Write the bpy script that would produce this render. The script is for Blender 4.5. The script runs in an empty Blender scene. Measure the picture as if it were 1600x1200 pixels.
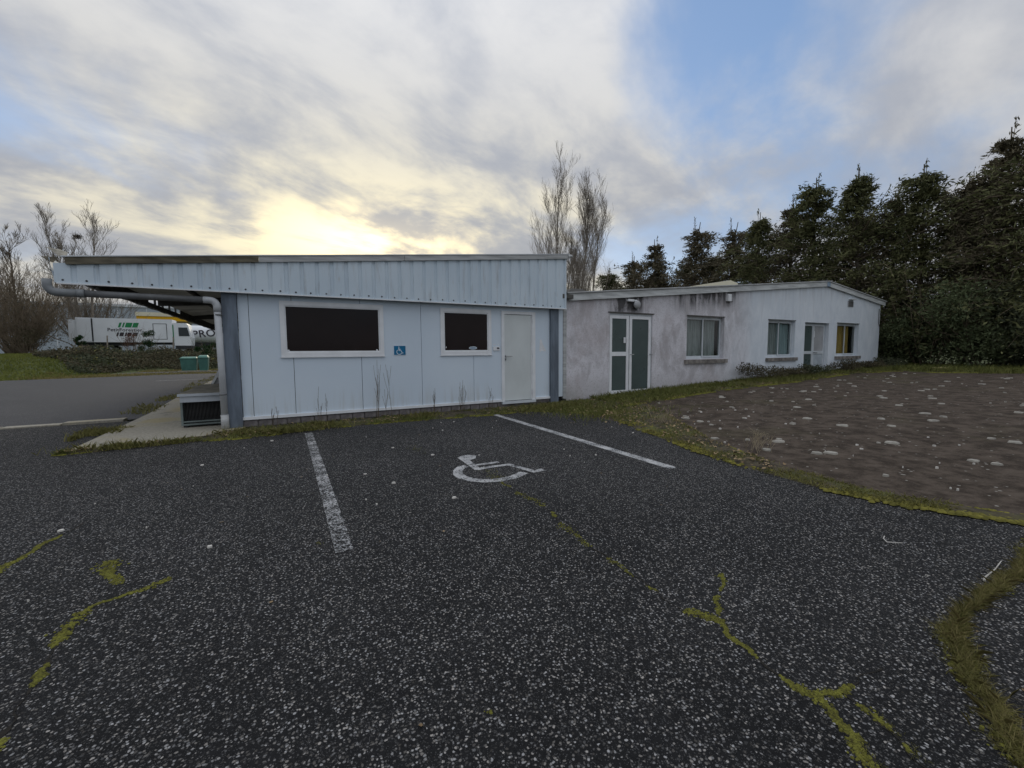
import bpy, math, random
import numpy as np
from mathutils import Vector, Matrix
rnd = random.Random(7); NR = np.random.default_rng(11)
S = bpy.context.scene; COL = S.collection
rad = math.radians

# ------------------------------------------------------------------ camera
EYE = (0.0, 0.0, 1.3)
YAW, PITCH, ROLL = rad(28.649), rad(4.4216), rad(-0.4217)
cd = bpy.data.cameras.new('camera'); cam = bpy.data.objects.new('camera', cd); COL.objects.link(cam)
cd.sensor_width = 36; cd.lens = 660.72 * 36 / 1600; cd.clip_start = 0.05; cd.clip_end = 6000
fv = Vector((math.sin(YAW)*math.cos(PITCH), math.cos(YAW)*math.cos(PITCH), -math.sin(PITCH)))
rv = Vector((math.cos(YAW), -math.sin(YAW), 0)); uv = rv.cross(fv)
r2 = rv*math.cos(ROLL) + uv*math.sin(ROLL); u2 = -rv*math.sin(ROLL) + uv*math.cos(ROLL)
m = Matrix((r2, u2, -fv)).transposed().to_4x4(); m.translation = EYE
cam.matrix_world = m; S.camera = cam

# ------------------------------------------------------------------ view
S.cycles.max_bounces = 5; S.cycles.diffuse_bounces = 3; S.cycles.glossy_bounces = 3; S.cycles.transparent_max_bounces = 8
S.view_settings.view_transform = 'Standard'; S.view_settings.look = 'None'
S.view_settings.exposure = 0.12; S.view_settings.gamma = 1.0; S.view_settings.use_curve_mapping = False

# ------------------------------------------------------------------ node helpers
class NT:
    def __init__(s, tree): s.t = tree; s.n = tree.nodes; s.l = tree.links
    def new(s, typ, **kw):
        n = s.n.new(typ)
        for k, v in kw.items(): setattr(n, k, v)
        return n
    def put(s, sock, v):
        if isinstance(v, bpy.types.NodeSocket): s.l.new(v, sock)
        elif v is not None:
            try: sock.default_value = v
            except Exception: sock.default_value = (v[0], v[1], v[2], 1.0)
    def m(s, op, a, b=None, c=None, clamp=False):
        n = s.new('ShaderNodeMath', operation=op, use_clamp=clamp)
        for i, v in enumerate((a, b, c)):
            if v is not None: s.put(n.inputs[i], v)
        return n.outputs[0]
    def vm(s, op, a, b=None, sc=None):
        n = s.new('ShaderNodeVectorMath', operation=op); s.put(n.inputs[0], a)
        if b is not None: s.put(n.inputs[1], b)
        if sc is not None: s.put(n.inputs['Scale'], sc)
        return n.outputs['Value'] if op in ('DOT_PRODUCT', 'LENGTH', 'DISTANCE') else n.outputs[0]
    def xyz(s, v):
        n = s.new('ShaderNodeSeparateXYZ'); s.put(n.inputs[0], v); return n.outputs
    def comb(s, x, y, z):
        n = s.new('ShaderNodeCombineXYZ')
        for i, v in enumerate((x, y, z)): s.put(n.inputs[i], v)
        return n.outputs[0]
    def noise(s, vec, scale, detail=4, rough=.55, dist=0.0, col=False):
        n = s.new('ShaderNodeTexNoise'); s.put(n.inputs['Vector'], vec)
        for k, v in (('Scale', scale), ('Detail', detail), ('Roughness', rough), ('Distortion', dist)): n.inputs[k].default_value = v
        return n.outputs['Color' if col else 'Fac']
    def voro(s, vec, scale, feature='F1', rnd=1.0):
        n = s.new('ShaderNodeTexVoronoi', feature=feature); s.put(n.inputs['Vector'], vec)
        n.inputs['Scale'].default_value = scale; n.inputs['Randomness'].default_value = rnd
        return n
    def step(s, v, a, b, lo=0.0, hi=1.0, kind='SMOOTHSTEP'):
        n = s.new('ShaderNodeMapRange', interpolation_type=kind); s.put(n.inputs[0], v)
        for i, q in enumerate((a, b, lo, hi)): s.put(n.inputs[i+1], q)
        return n.outputs[0]
    def mix(s, f, a, b, blend='MIX'):
        n = s.new('ShaderNodeMix', data_type='RGBA', blend_type=blend); s.put(n.inputs[0], f)
        for i, v in ((6, a), (7, b)):
            s.put(n.inputs[i], v if isinstance(v, bpy.types.NodeSocket) else (v[0], v[1], v[2], 1.0))
        return n.outputs[2]
    def obj(s): return s.new('ShaderNodeTexCoord').outputs['Object']
    def scale(s, v, x, y, z): return s.vm('MULTIPLY', v, (x, y, z))
    def bump(s, h, strength=.3, dist=.01):
        n = s.new('ShaderNodeBump'); s.put(n.inputs['Height'], h)
        n.inputs['Strength'].default_value = strength; n.inputs['Distance'].default_value = dist
        return n.outputs[0]

# ------------------------------------------------------------------ sky + sun
SUN_EL, SUN_AZ = rad(13.5), rad(11.5)          # azimuth from +Y toward +X
sd = Vector((math.sin(SUN_AZ)*math.cos(SUN_EL), math.cos(SUN_AZ)*math.cos(SUN_EL), math.sin(SUN_EL)))
W = bpy.data.worlds.new('World'); S.world = W; W.use_nodes = True
n = NT(W.node_tree); n.n.clear()
sky = n.new('ShaderNodeTexSky', sky_type='NISHITA', sun_disc=False)
sky.sun_elevation = SUN_EL; sky.sun_rotation = SUN_AZ
d = n.new('ShaderNodeTexCoord').outputs['Generated']
dx, dy, dz = n.xyz(d)
zc = n.m('ADD', n.m('MAXIMUM', dz, 0.0), 0.27)
ux, uy = n.m('DIVIDE', dx, zc), n.m('DIVIDE', dy, zc)
# the cloud deck drifts from left to right and away: stretch it along that heading
ca, sa = math.cos(rad(-20)), math.sin(rad(-20))
pu = n.m('ADD', n.m('MULTIPLY', ux, ca), n.m('MULTIPLY', uy, -sa))
pv = n.m('ADD', n.m('MULTIPLY', ux, sa), n.m('MULTIPLY', uy, ca))
P = n.comb(n.m('MULTIPLY', pu, .95), n.m('MULTIPLY', pv, 1.35), 3.7)
nA = n.noise(P, 1.15, 6, .58, .35)
nB = n.noise(n.vm('ADD', P, (5.2, 1.7, 0.4)), .55, 3, .5, .2)
nC = n.noise(n.vm('ADD', P, (9.1, 4.2, 1.9)), 2.3, 6, .58, .25)
cover = n.m('ADD', n.m('MULTIPLY', nA, .55), n.m('MULTIPLY', nB, .6))
gap = n.step(n.vm('DOT_PRODUCT', d, Vector((.70, .44, .57)).normalized()), .955, 1.0)
gap2 = n.step(n.vm('DOT_PRODUCT', d, Vector((.93, .18, .34)).normalized()), .95, 1.0)
cover = n.m('SUBTRACT', cover, n.m('MULTIPLY', gap, .20))
cover = n.m('SUBTRACT', cover, n.m('MULTIPLY', gap2, .06))
cmask = n.step(cover, .37, .55)
shade = n.step(n.m('ADD', n.m('MULTIPLY', nC, .62), n.m('MULTIPLY', nA, .38)), .38, .62)
grad = n.m('ADD', .93, n.m('MULTIPLY', n.m('POWER', n.m('MAXIMUM', dz, 0.0), 2.6), 1.6))
ccol = n.mix(shade, (.355, .378, .43), (.535, .54, .553))
ccol = n.vm('SCALE', ccol, sc=grad)
# light coming through the deck round the hidden sun, wider than high
dv = n.vm('SUBTRACT', d, tuple(sd)); dv = n.vm('MULTIPLY', dv, (1.0, 1.0, 3.1))
dl = n.vm('LENGTH', dv)
g1 = n.m('POWER', 2.718, n.m('MULTIPLY', n.m('MULTIPLY', dl, dl), -3.4))
g2 = n.m('POWER', 2.718, n.m('MULTIPLY', n.m('MULTIPLY', dl, dl), -38.0))
thin = n.step(n.m('ADD', n.m('MULTIPLY', nC, .55), n.m('MULTIPLY', nA, .45)), .43, .58)
gl1 = n.vm('SCALE', (.47, .365, .09), sc=n.m('MULTIPLY', g1, n.m('ADD', n.m('MULTIPLY', thin, .95), .10)))
gl2 = n.vm('SCALE', (1.15, .86, .36), sc=n.m('MULTIPLY', g2, n.m('ADD', n.m('MULTIPLY', thin, .9), .25)))
glow = n.vm('ADD', gl1, gl2)
bgS = n.new('ShaderNodeBackground'); n.put(bgS.inputs[0], sky.outputs[0]); bgS.inputs[1].default_value = .13
ccol = n.vm('ADD', ccol, glow)
bgC = n.new('ShaderNodeBackground'); n.put(bgC.inputs[0], ccol); bgC.inputs[1].default_value = 1.0
bgH = n.new('ShaderNodeBackground'); n.put(bgH.inputs[0], (.24, .40, .72, 1)); bgH.inputs[1].default_value = 1.0
mx0 = n.new('ShaderNodeMixShader'); mx0.inputs[0].default_value = .55
n.l.new(bgS.outputs[0], mx0.inputs[1]); n.l.new(bgH.outputs[0], mx0.inputs[2])
mx = n.new('ShaderNodeMixShader'); n.put(mx.inputs[0], cmask)
n.l.new(mx0.outputs[0], mx.inputs[1]); n.l.new(bgC.outputs[0], mx.inputs[2])
wo = n.new('ShaderNodeOutputWorld'); n.l.new(mx.outputs[0], wo.inputs[0])

sl = bpy.data.lights.new('sun', 'SUN'); so = bpy.data.objects.new('sun', sl); COL.objects.link(so)
sl.energy = 0.6; sl.angle = rad(14); sl.color = (1.0, .88, .68)
so.rotation_euler = (-sd).to_track_quat('-Z', 'Y').to_euler(); so.location = (0, 0, 40)

# ------------------------------------------------------------------ materials
MATS = {}
def mat(name, build):
    m_ = bpy.data.materials.new(name); m_.use_nodes = True
    t = NT(m_.node_tree); b = t.n['Principled BSDF']; b.inputs['Specular IOR Level'].default_value = .3
    build(t, b); MATS[name] = m_; return m_
def simple(name, c, rough=.6, var=.12, sc=3.0, metal=0.0, bump=0.0, bsc=60, spec=.3, stretch=(1, 1, 1)):
    def f(t, b):
        v = t.scale(t.obj(), *stretch)
        f1 = t.noise(v, sc, 6, .6)
        col = t.mix(t.step(f1, .3, .7), [x*(1-var) for x in c], [min(1, x*(1+var)) for x in c])
        t.put(b.inputs['Base Color'], col)
        b.inputs['Roughness'].default_value = rough; b.inputs['Metallic'].default_value = metal
        b.inputs['Specular IOR Level'].default_value = spec
        if bump: t.put(b.inputs['Normal'], t.bump(t.noise(v, bsc, 4, .6), bump, .006))
    return mat(name, f)

def asphalt(name, dark, light, frac, scale, tint, patch=.35):
    def f(t, b):
        o = t.obj()
        w = t.vm('ADD', o, t.vm('SCALE', t.vm('SUBTRACT', t.noise(o, 40, 2, .5, col=True), (.5, .5, .5)), sc=.016))
        v = t.voro(w, scale); rr = t.xyz(v.outputs['Color'])
        big = t.noise(o, .55, 6, .62, .4); mid = t.noise(o, 3.1, 4, .6)
        thr = t.m('ADD', frac, t.m('MULTIPLY', t.m('SUBTRACT', big, .5), -1.1))
        stone = t.m('MULTIPLY', t.step(v.outputs['Distance'], .50, .34), t.step(rr[0], t.m('SUBTRACT', thr, .04), t.m('ADD', thr, .06)))
        v2 = t.voro(w, scale*2.3); r3 = t.xyz(v2.outputs['Color'])
        fine = t.m('MULTIPLY', t.step(v2.outputs['Distance'], .5, .3), t.step(r3[1], .62, .8))
        lum = t.m('ADD', t.m('MULTIPLY', t.m('POWER', rr[1], 2.0), 1.05), .12)
        base = t.mix(t.step(big, .3, .72), [x*(1-patch) for x in dark], [x*(1+patch) for x in dark])
        base = t.mix(t.m('MULTIPLY', t.step(mid, .5, .75), .25), base, tint)
        c = t.mix(t.m('MULTIPLY', fine, .6), base, [x*.34 for x in light])
        lc = t.mix(rr[2], light, [light[0]*1.02, light[1]*.95, light[2]*.86])
        c = t.mix(stone, c, t.vm('SCALE', lc, sc=lum))
        t.put(b.inputs['Base Color'], c)
        t.put(b.inputs['Roughness'], t.step(big, .3, .7, .70, .9)); b.inputs['Specular IOR Level'].default_value = .16
        h = t.m('ADD', t.m('MULTIPLY', t.step(v.outputs['Distance'], .6, .1), 1.0), t.m('MULTIPLY', t.step(v2.outputs['Distance'], .6, .1), .35))
        t.put(b.inputs['Normal'], t.bump(h, .75, .006))
    return mat(name, f)
asphalt('asphalt', (.0115, .0117, .0124), (.33, .332, .335), .27, 86, (.024, .0243, .0255), .5)
asphalt('old_tarmac', (.072, .072, .075), (.20, .20, .20), .74, 60, (.09, .09, .092), .22)

def f(t, b):       # brown mossy gravel of the yard
    o = t.obj(); big = t.noise(o, .38, 6, .62, .5); mid = t.noise(o, 4.5, 6, .68); fine = t.noise(o, 46, 4, .7)
    c = t.mix(t.step(mid, .35, .65), (.040, .031, .024), (.098, .078, .062))
    c = t.mix(t.m('MULTIPLY', t.step(big, .52, .72), .6), c, (.066, .062, .030))
    c = t.mix(t.m('MULTIPLY', t.step(fine, .56, .72), .7), c, (.14, .122, .10))
    v = t.voro(o, 21); r_ = t.xyz(v.outputs['Color'])
    c = t.mix(t.m('MULTIPLY', t.step(v.outputs['Distance'], .34, .22), t.step(r_[0], .93, .96)), c, (.30, .285, .255))
    t.put(b.inputs['Base Color'], c); b.inputs['Roughness'].default_value = .95; b.inputs['Specular IOR Level'].default_value = .1
    t.put(b.inputs['Normal'], t.bump(t.m('ADD', fine, mid), .8, .012))
mat('yard_gravel', f)
def f(t, b):       # soil and thin grass of the open ground
    o = t.obj(); big = t.noise(o, .25, 6, .6); mid = t.noise(o, 3.0, 6, .65)
    c = t.mix(t.step(mid, .35, .65), (.040, .048, .018), (.085, .105, .032))
    c = t.mix(t.m('MULTIPLY', t.step(big, .5, .7), .6), c, (.085, .075, .035))
    t.put(b.inputs['Base Color'], c); b.inputs['Roughness'].default_value = .95
    t.put(b.inputs['Normal'], t.bump(mid, .8, .05))
mat('turf', f)
def f(t, b):       # verge soil: leaf litter, moss
    o = t.obj(); mid = t.noise(o, 7.0, 6, .68); big = t.noise(o, 1.4, 5, .6)
    c = t.mix(t.step(mid, .35, .65), (.030, .025, .017), (.080, .066, .040))
    c = t.mix(t.m('MULTIPLY', t.step(big, .45, .62), .75), c, (.085, .095, .022))
    t.put(b.inputs['Base Color'], c); b.inputs['Roughness'].default_value = .95
    t.put(b.inputs['Normal'], t.bump(mid, .9, .03))
mat('verge_soil', f)
def f(t, b):
    o = t.obj(); big = t.noise(o, .8, 6, .6, .4); fine = t.noise(o, 30, 5, .65)
    c = t.mix(t.step(fine, .3, .7), (.24, .225, .185), (.37, .345, .285))
    c = t.mix(t.m('MULTIPLY', t.step(big, .5, .68), .75), c, (.34, .285, .14))
    c = t.mix(t.m('MULTIPLY', t.step(t.noise(o, 1.7, 6, .7), .55, .7), .6), c, (.10, .098, .088))
    t.put(b.inputs['Base Color'], c); b.inputs['Roughness'].default_value = .88
    t.put(b.inputs['Normal'], t.bump(fine, .4, .006))
mat('concrete', f)
def paint(name, wear):
    def f(t, b):
        o = t.obj(); n1 = t.noise(o, 55, 5, .75); n2 = t.noise(o, 5, 5, .6)
        c = t.mix(t.step(n2, .3, .7), (.30, .31, .315), (.46, .46, .46))
        t.put(b.inputs['Base Color'], c); b.inputs['Roughness'].default_value = .85
        a = t.step(t.m('ADD', n1, t.m('MULTIPLY', t.m('SUBTRACT', n2, .5), .35)), wear-.03, wear+.05)
        t.put(b.inputs['Alpha'], a)
    mat(name, f)
paint('road_paint', .455); paint('worn_paint', .515)

def f(t, b):       # coated steel wall panel
    o = t.obj(); x, y, z = t.xyz(o)
    st = t.noise(t.scale(o, 9, 1, .6), 1.0, 6, .65); big = t.noise(o, .7, 4, .5)
    c = t.mix(t.step(big, .3, .7), (.585, .675, .765), (.635, .72, .80))
    low = t.step(z, .75, .2)
    c = t.mix(t.m('MULTIPLY', low, t.m('MULTIPLY', t.step(st, .42, .7), .5)), c, (.44, .45, .42))
    c = t.mix(t.m('MULTIPLY', t.step(st, .60, .78), .22), c, (.42, .45, .47))
    c = t.mix(t.m('MULTIPLY', t.step(t.noise(o, 60, 3, .7), .66, .74), .35), c, (.40, .40, .38))
    t.put(b.inputs['Base Color'], c); b.inputs['Roughness'].default_value = .5
    t.put(b.inputs['Normal'], t.bump(t.noise(o, 2.2, 3, .5), .12, .03))
mat('panel_white', f)
def f(t, b):       # fascia sheet with dirt running from the top
    o = t.obj(); x, y, z = t.xyz(o)
    st = t.noise(t.scale(o, 7, 7, .7), 1.6, 6, .7); big = t.noise(o, .9, 4, .5)
    c = t.mix(t.step(big, .3, .7), (.53, .625, .705), (.60, .69, .76))
    c = t.mix(t.m('MULTIPLY', t.step(st, .50, .74), .55), c, (.33, .35, .36))
    c = t.mix(t.m('MULTIPLY', t.step(t.noise(t.scale(o, 3, 3, .5), 5, 4, .7), .6, .75), .25), c, (.40, .36, .30))
    t.put(b.inputs['Base Color'], c); b.inputs['Roughness'].default_value = .5
mat('fascia_sheet', f)
simple('white_frame', (.74, .76, .78), .45, .06, 4)
simple('door_white', (.60, .64, .64), .5, .07, 1.6, stretch=(1, 1, .6))
simple('steel_grey', (.135, .165, .205), .55, .28, 2.5, bump=.1, stretch=(3, 3, .6))
simple('pipe_grey', (.47, .49, .51), .5, .10, 3)
simple('pipe_shaded', (.20, .215, .225), .5, .15, 3)  # pipe grey with the shadow on the elbow darkened into its colour
simple('pipe_dark', (.13, .135, .14), .55, .25, 4)
simple('old_timber', (.125, .112, .082), .9, .4, 6, bump=.4, stretch=(.6, 3, 3))
simple('trim_grey', (.40, .41, .41), .7, .25, 3, stretch=(.5, 2, 4))
simple('flashing', (.30, .28, .23), .6, .35, 9)
simple('block_plinth', (.17, .155, .155), .95, .4, 5, bump=.6, bsc=40)
simple('dark_void', (.012, .012, .012), .9, .1, 2)
simple('soffit', (.58, .58, .55), .8, .25, 2)
simple('joist', (.085, .083, .078), .8, .25, 3)
simple('roof_sheet', (.20, .21, .21), .7, .3, 1.2)
simple('metal_case', (.45, .49, .53), .5, .12, 3)
simple('case_lid', (.21, .20, .165), .85, .35, 5)
simple('case_green', (.17, .205, .20), .6, .2, 3)
simple('fin_dark', (.055, .055, .055), .6, .3, 12)
simple('screw', (.05, .052, .058), .5, .1, 2)
simple('chrome', (.42, .43, .44), .35, .1, 3, metal=.8)
simple('sign_blue', (.005, .14, .29), .5, .15, 6)
simple('sign_white', (.62, .70, .76), .5, .05, 6)
simple('paper', (.70, .72, .74), .8, .08, 12)
simple('crack_shade_soil', (.016, .014, .011), .95, .4, 30)  # near-black: carries the shade inside cracks as well as soil
simple('lichen', (.30, .285, .25), .95, .25, 14, bump=.5)
simple('pale_stone', (.52, .50, .46), .9, .2, 10)
simple('bark', (.085, .072, .058), .95, .35, 5, bump=.5, bsc=30)
simple('bark_pale', (.24, .21, .175), .95, .3, 3)
simple('twig_brown', (.17, .135, .095), .95, .35, 2)
simple('dry_stalk', (.115, .088, .060), .9, .3, 5)
simple('dead_grass', (.30, .25, .17), .9, .25, 5)
simple('van_white', (.70, .73, .76), .35, .05, 1.0)
simple('truck_dark', (.03, .032, .035), .6, .2, 2)
simple('truck_green', (.012, .22, .075), .5, .1, 2)
simple('letter_dark', (.035, .03, .04), .5, .1, 2)
simple('rubber', (.018, .018, .018), .85, .2, 4)
simple('hall_cladding', (.36, .41, .46), .6, .06, .3)
simple('hall_roof', (.62, .65, .68), .6, .05, .3)
simple('yellow_band', (.72, .40, .008), .5, .08, .6)
simple('cream_roof', (.72, .68, .52), .6, .06, .6)
simple('bin_green', (.055, .15, .125), .5, .15, 3)
simple('bin_lid', (.085, .21, .17), .45, .12, 3)
simple('grey_board', (.30, .31, .32), .7, .15, 6)
simple('sill_stone', (.20, .185, .17), .95, .45, 6, bump=.5, bsc=35)
simple('wood_plank', (.42, .36, .17), .85, .2, 8)
simple('alu_frame', (.55, .59, .62), .4, .08, 4)
simple('door_steel', (.40, .45, .49), .5, .15, 3)
simple('curtain', (.36, .38, .37), .9, .25, 6, stretch=(6, 1, .4))
simple('curtain_yellow', (.46, .31, .09), .9, .25, 6, stretch=(8, 1, .4))
simple('blind_teal', (.36, .44, .45), .85, .2, 6, stretch=(9, 1, .4))
simple('fascia_board', (.50, .52, .52), .8, .22, 2.5, stretch=(.6, 2, 5))
simple('board_blue', (.25, .33, .42), .7, .15, 4)
def glass(name, c, rough, ior=1.4, refl=1.0):
    def f(t, b):
        o = t.obj()
        t.put(b.inputs['Base Color'], t.mix(t.noise(o, 2.5, 4, .6), [x*.7 for x in c], [x*1.3 for x in c]))
        t.put(b.inputs['Roughness'], t.step(t.noise(o, 3, 5, .6), .3, .7, rough*.7, rough*1.4))
        b.inputs['IOR'].default_value = ior; b.inputs['Specular IOR Level'].default_value = .5*refl
        t.put(b.inputs['Normal'], t.bump(t.noise(o, 1.2, 2, .5), .04, .05))
    mat(name, f)
glass('glass_dark', (.014, .0085, .008), .10, 1.35, .6)  # reddish base colour stands in for a dark reflection
glass('glass_frosted', (.060, .085, .082), .35)
glass('glass_cab', (.02, .03, .035), .1)
glass('lens_grey', (.35, .36, .37), .2)
def f(t, b):       # clear pane: mostly see-through, a grazing reflection
    t.n.remove(b)
    tr = t.new('ShaderNodeBsdfTransparent'); tr.inputs[0].default_value = (.85, .88, .88, 1)
    gl = t.new('ShaderNodeBsdfGlossy'); gl.inputs['Roughness'].default_value = .08
    fr = t.new('ShaderNodeFresnel'); fr.inputs[0].default_value = 1.5
    mx_ = t.new('ShaderNodeMixShader'); t.put(mx_.inputs[0], t.m('MULTIPLY', fr.outputs[0], t.m('SUBTRACT', 1.0, t.new('ShaderNodeNewGeometry').outputs['Backfacing'])))
    t.l.new(tr.outputs[0], mx_.inputs[1]); t.l.new(gl.outputs[0], mx_.inputs[2])
    t.l.new(mx_.outputs[0], t.n['Material Output'].inputs[0])
m_ = bpy.data.materials.new('glass_clear'); m_.use_nodes = True
t_ = NT(m_.node_tree); f(t_, t_.n['Principled BSDF']); MATS['glass_clear'] = m_

def f(t, b):       # painted render: stained toward the left half, repainted toward the right
    o = t.obj(); x, y, z = t.xyz(o)
    clean = t.step(t.m('ADD', x, t.m('MULTIPLY', t.noise(t.scale(o, 1, 1, .35), .8, 4, .6), 3.0)), 13.3, 15.6)
    fine = t.noise(o, 26, 6, .75); mid = t.noise(t.scale(o, 1, 1, .55), 2.3, 7, .68, .6); st = t.noise(t.scale(o, 5, 1, .35), 1.2, 6, .7)
    old = t.mix(t.step(mid, .34, .62), (.47, .455, .475), (.70, .69, .73))
    old = t.mix(t.m('MULTIPLY', t.step(fine, .50, .66), .55), old, (.31, .29, .295))
    old = t.mix(t.m('MULTIPLY', t.step(t.noise(o, 1.1, 5, .6), .52, .66), .35), old, (.40, .345, .345))
    new = t.mix(t.step(mid, .3, .7), (.62, .68, .74), (.73, .78, .83))
    new = t.mix(t.m('MULTIPLY', t.step(st, .56, .72), .35), new, (.42, .42, .45))
    new = t.mix(t.m('MULTIPLY', t.step(fine, .58, .70), .35), new, (.42, .42, .44))
    c = t.mix(clean, old, new)
    # black mould under the roof edge, running down
    top = t.m('ADD', 2.52, t.m('MULTIPLY', t.m('SUBTRACT', x, 6.25), .0965))
    dn = t.m('SUBTRACT', top, z)
    near = t.step(dn, .75, 0.0)
    band = t.m('MAXIMUM', t.m('MULTIPLY', t.step(x, 7.3, 7.9), t.step(x, 9.2, 8.5)), t.m('MULTIPLY', t.m('MULTIPLY', t.step(x, 9.3, 10.6), t.step(x, 13.4, 12.4)), .75))
    band = t.m('MAXIMUM', band, .14)
    mould = t.m('MULTIPLY', t.m('MULTIPLY', near, band), t.step(t.m('ADD', t.m('MULTIPLY', st, .5), t.m('MULTIPLY', mid, .5)), .38, .58))
    c = t.mix(t.m('MINIMUM', t.m('MULTIPLY', mould, 1.5), .9), c, (.035, .034, .033))
    low = t.step(z, .8, .1)
    c = t.mix(t.m('MULTIPLY', low, t.m('MULTIPLY', t.step(mid, .4, .65), .55)), c, (.17, .16, .13))
    t.put(b.inputs['Base Color'], c); b.inputs['Roughness'].default_value = .92; b.inputs['Specular IOR Level'].default_value = .15
    t.put(b.inputs['Normal'], t.bump(t.m('ADD', fine, t.noise(o, 90, 3, .6)), .55, .012))
mat('render_wall', f)

def leafmat(name, c1, c2, rough=.75, trans=.15, sc=1.3):
    def f(t, b):
        o = t.obj(); g = t.new('ShaderNodeNewGeometry')
        k = t.m('ADD', t.m('MULTIPLY', g.outputs['Random Per Island'], .55), t.m('MULTIPLY', t.step(t.noise(o, sc, 4, .6), .3, .7), .45))
        c = t.mix(k, c1, c2)
        t.put(b.inputs['Base Color'], c); b.inputs['Roughness'].default_value = rough
        b.inputs['Specular IOR Level'].default_value = .12
        if trans:
            tl = t.new('ShaderNodeBsdfTranslucent'); t.put(tl.inputs[0], c)
            mx_ = t.new('ShaderNodeMixShader'); mx_.inputs[0].default_value = trans
            t.l.new(b.outputs[0], mx_.inputs[1]); t.l.new(tl.outputs[0], mx_.inputs[2])
            t.l.new(mx_.outputs[0], t.n['Material Output'].inputs[0])
    return mat(name, f)
leafmat('needle_green', (.050, .062, .028), (.165, .165, .075), trans=.12)
leafmat('needle_brown', (.062, .058, .038), (.180, .155, .100), trans=.12)
leafmat('shrub_leaf', (.050, .068, .034), (.135, .160, .080))
leafmat('shrub_dark', (.042, .050, .032), (.110, .120, .072))
leafmat('ivy_leaf', (.014, .035, .014), (.035, .075, .025))
leafmat('bramble_leaf', (.055, .050, .032), (.120, .105, .062))
leafmat('rust_leaf', (.075, .035, .022), (.15, .075, .05))
leafmat('grass_blade', (.095, .120, .034), (.26, .26, .090), trans=.3, sc=2.5)
leafmat('grass_bank', (.095, .120, .028), (.20, .215, .060), trans=.3, sc=.5)
leafmat('grass_dry', (.13, .12, .045), (.30, .25, .11), trans=.3, sc=3)
leafmat('grass_olive', (.12, .125, .04), (.29, .265, .10), trans=.3, sc=4)
leafmat('moss', (.040, .036, .014), (.190, .190, .036), rough=.95, trans=0, sc=22)
leafmat('moss_yellow', (.065, .062, .018), (.225, .205, .045), rough=.95, trans=0, sc=6)
leafmat('litter', (.10, .065, .035), (.36, .27, .16), rough=.9, trans=0, sc=5)

# ------------------------------------------------------------------ mesh helpers
def ss(a, b, x):
    t = np.clip((np.asarray(x, float)-a)/(b-a), 0, 1); return t*t*(3-2*t)
def ground_z(x, y):
    x = np.asarray(x, float); y = np.asarray(y, float)
    g = np.interp(x, [5.2, 7, 9, 12, 16, 21, 30, 60], [0, .06, .14, .23, .34, .45, .5, .5])
    e = 31.3 + 9.5*ss(-13.5, -7.5, x)
    b = 1.3*ss(0, 15, y-e)*ss(6, -1, x)
    return g + b
def mesh(name, V, F, mats, parent=None, smooth=False, mi=None):
    me = bpy.data.meshes.new(name)
    V = np.asarray(V, np.float32)
    if isinstance(F, np.ndarray):
        nf, k = F.shape
        me.vertices.add(len(V)); me.vertices.foreach_set('co', V.ravel())
        me.loops.add(nf*k); me.loops.foreach_set('vertex_index', F.ravel().astype(np.int32))
        me.polygons.add(nf); me.polygons.foreach_set('loop_start', np.arange(0, nf*k, k, dtype=np.int32))
        me.update(calc_edges=True); me.validate()
    else:
        me.from_pydata([tuple(map(float, v)) for v in V], [], F); me.update()
    for q in (mats if isinstance(mats, (list, tuple)) else [mats]): me.materials.append(MATS[q])
    if mi is not None: me.polygons.foreach_set('material_index', np.asarray(mi, np.int32))
    if smooth: me.polygons.foreach_set('use_smooth', np.ones(len(me.polygons), bool))
    o = bpy.data.objects.new(name, me); COL.objects.link(o)
    if parent is not None: attach(o, parent)
    return o
def attach(o, parent):
    o.parent = parent
    if parent.type == 'EMPTY': o.matrix_parent_inverse = Matrix.Translation(-parent.location)
def tag(o, label=None, cat=None, group=None, kind=None):
    if label: o['label'] = label
    if cat: o['category'] = cat
    if group: o['group'] = group
    if kind: o['kind'] = kind
    return o
def thing(name, label, cat, loc, group=None):
    o = bpy.data.objects.new(name, None); o.empty_display_size = .2; o.location = loc; COL.objects.link(o)
    return tag(o, label, cat, group)
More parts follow.
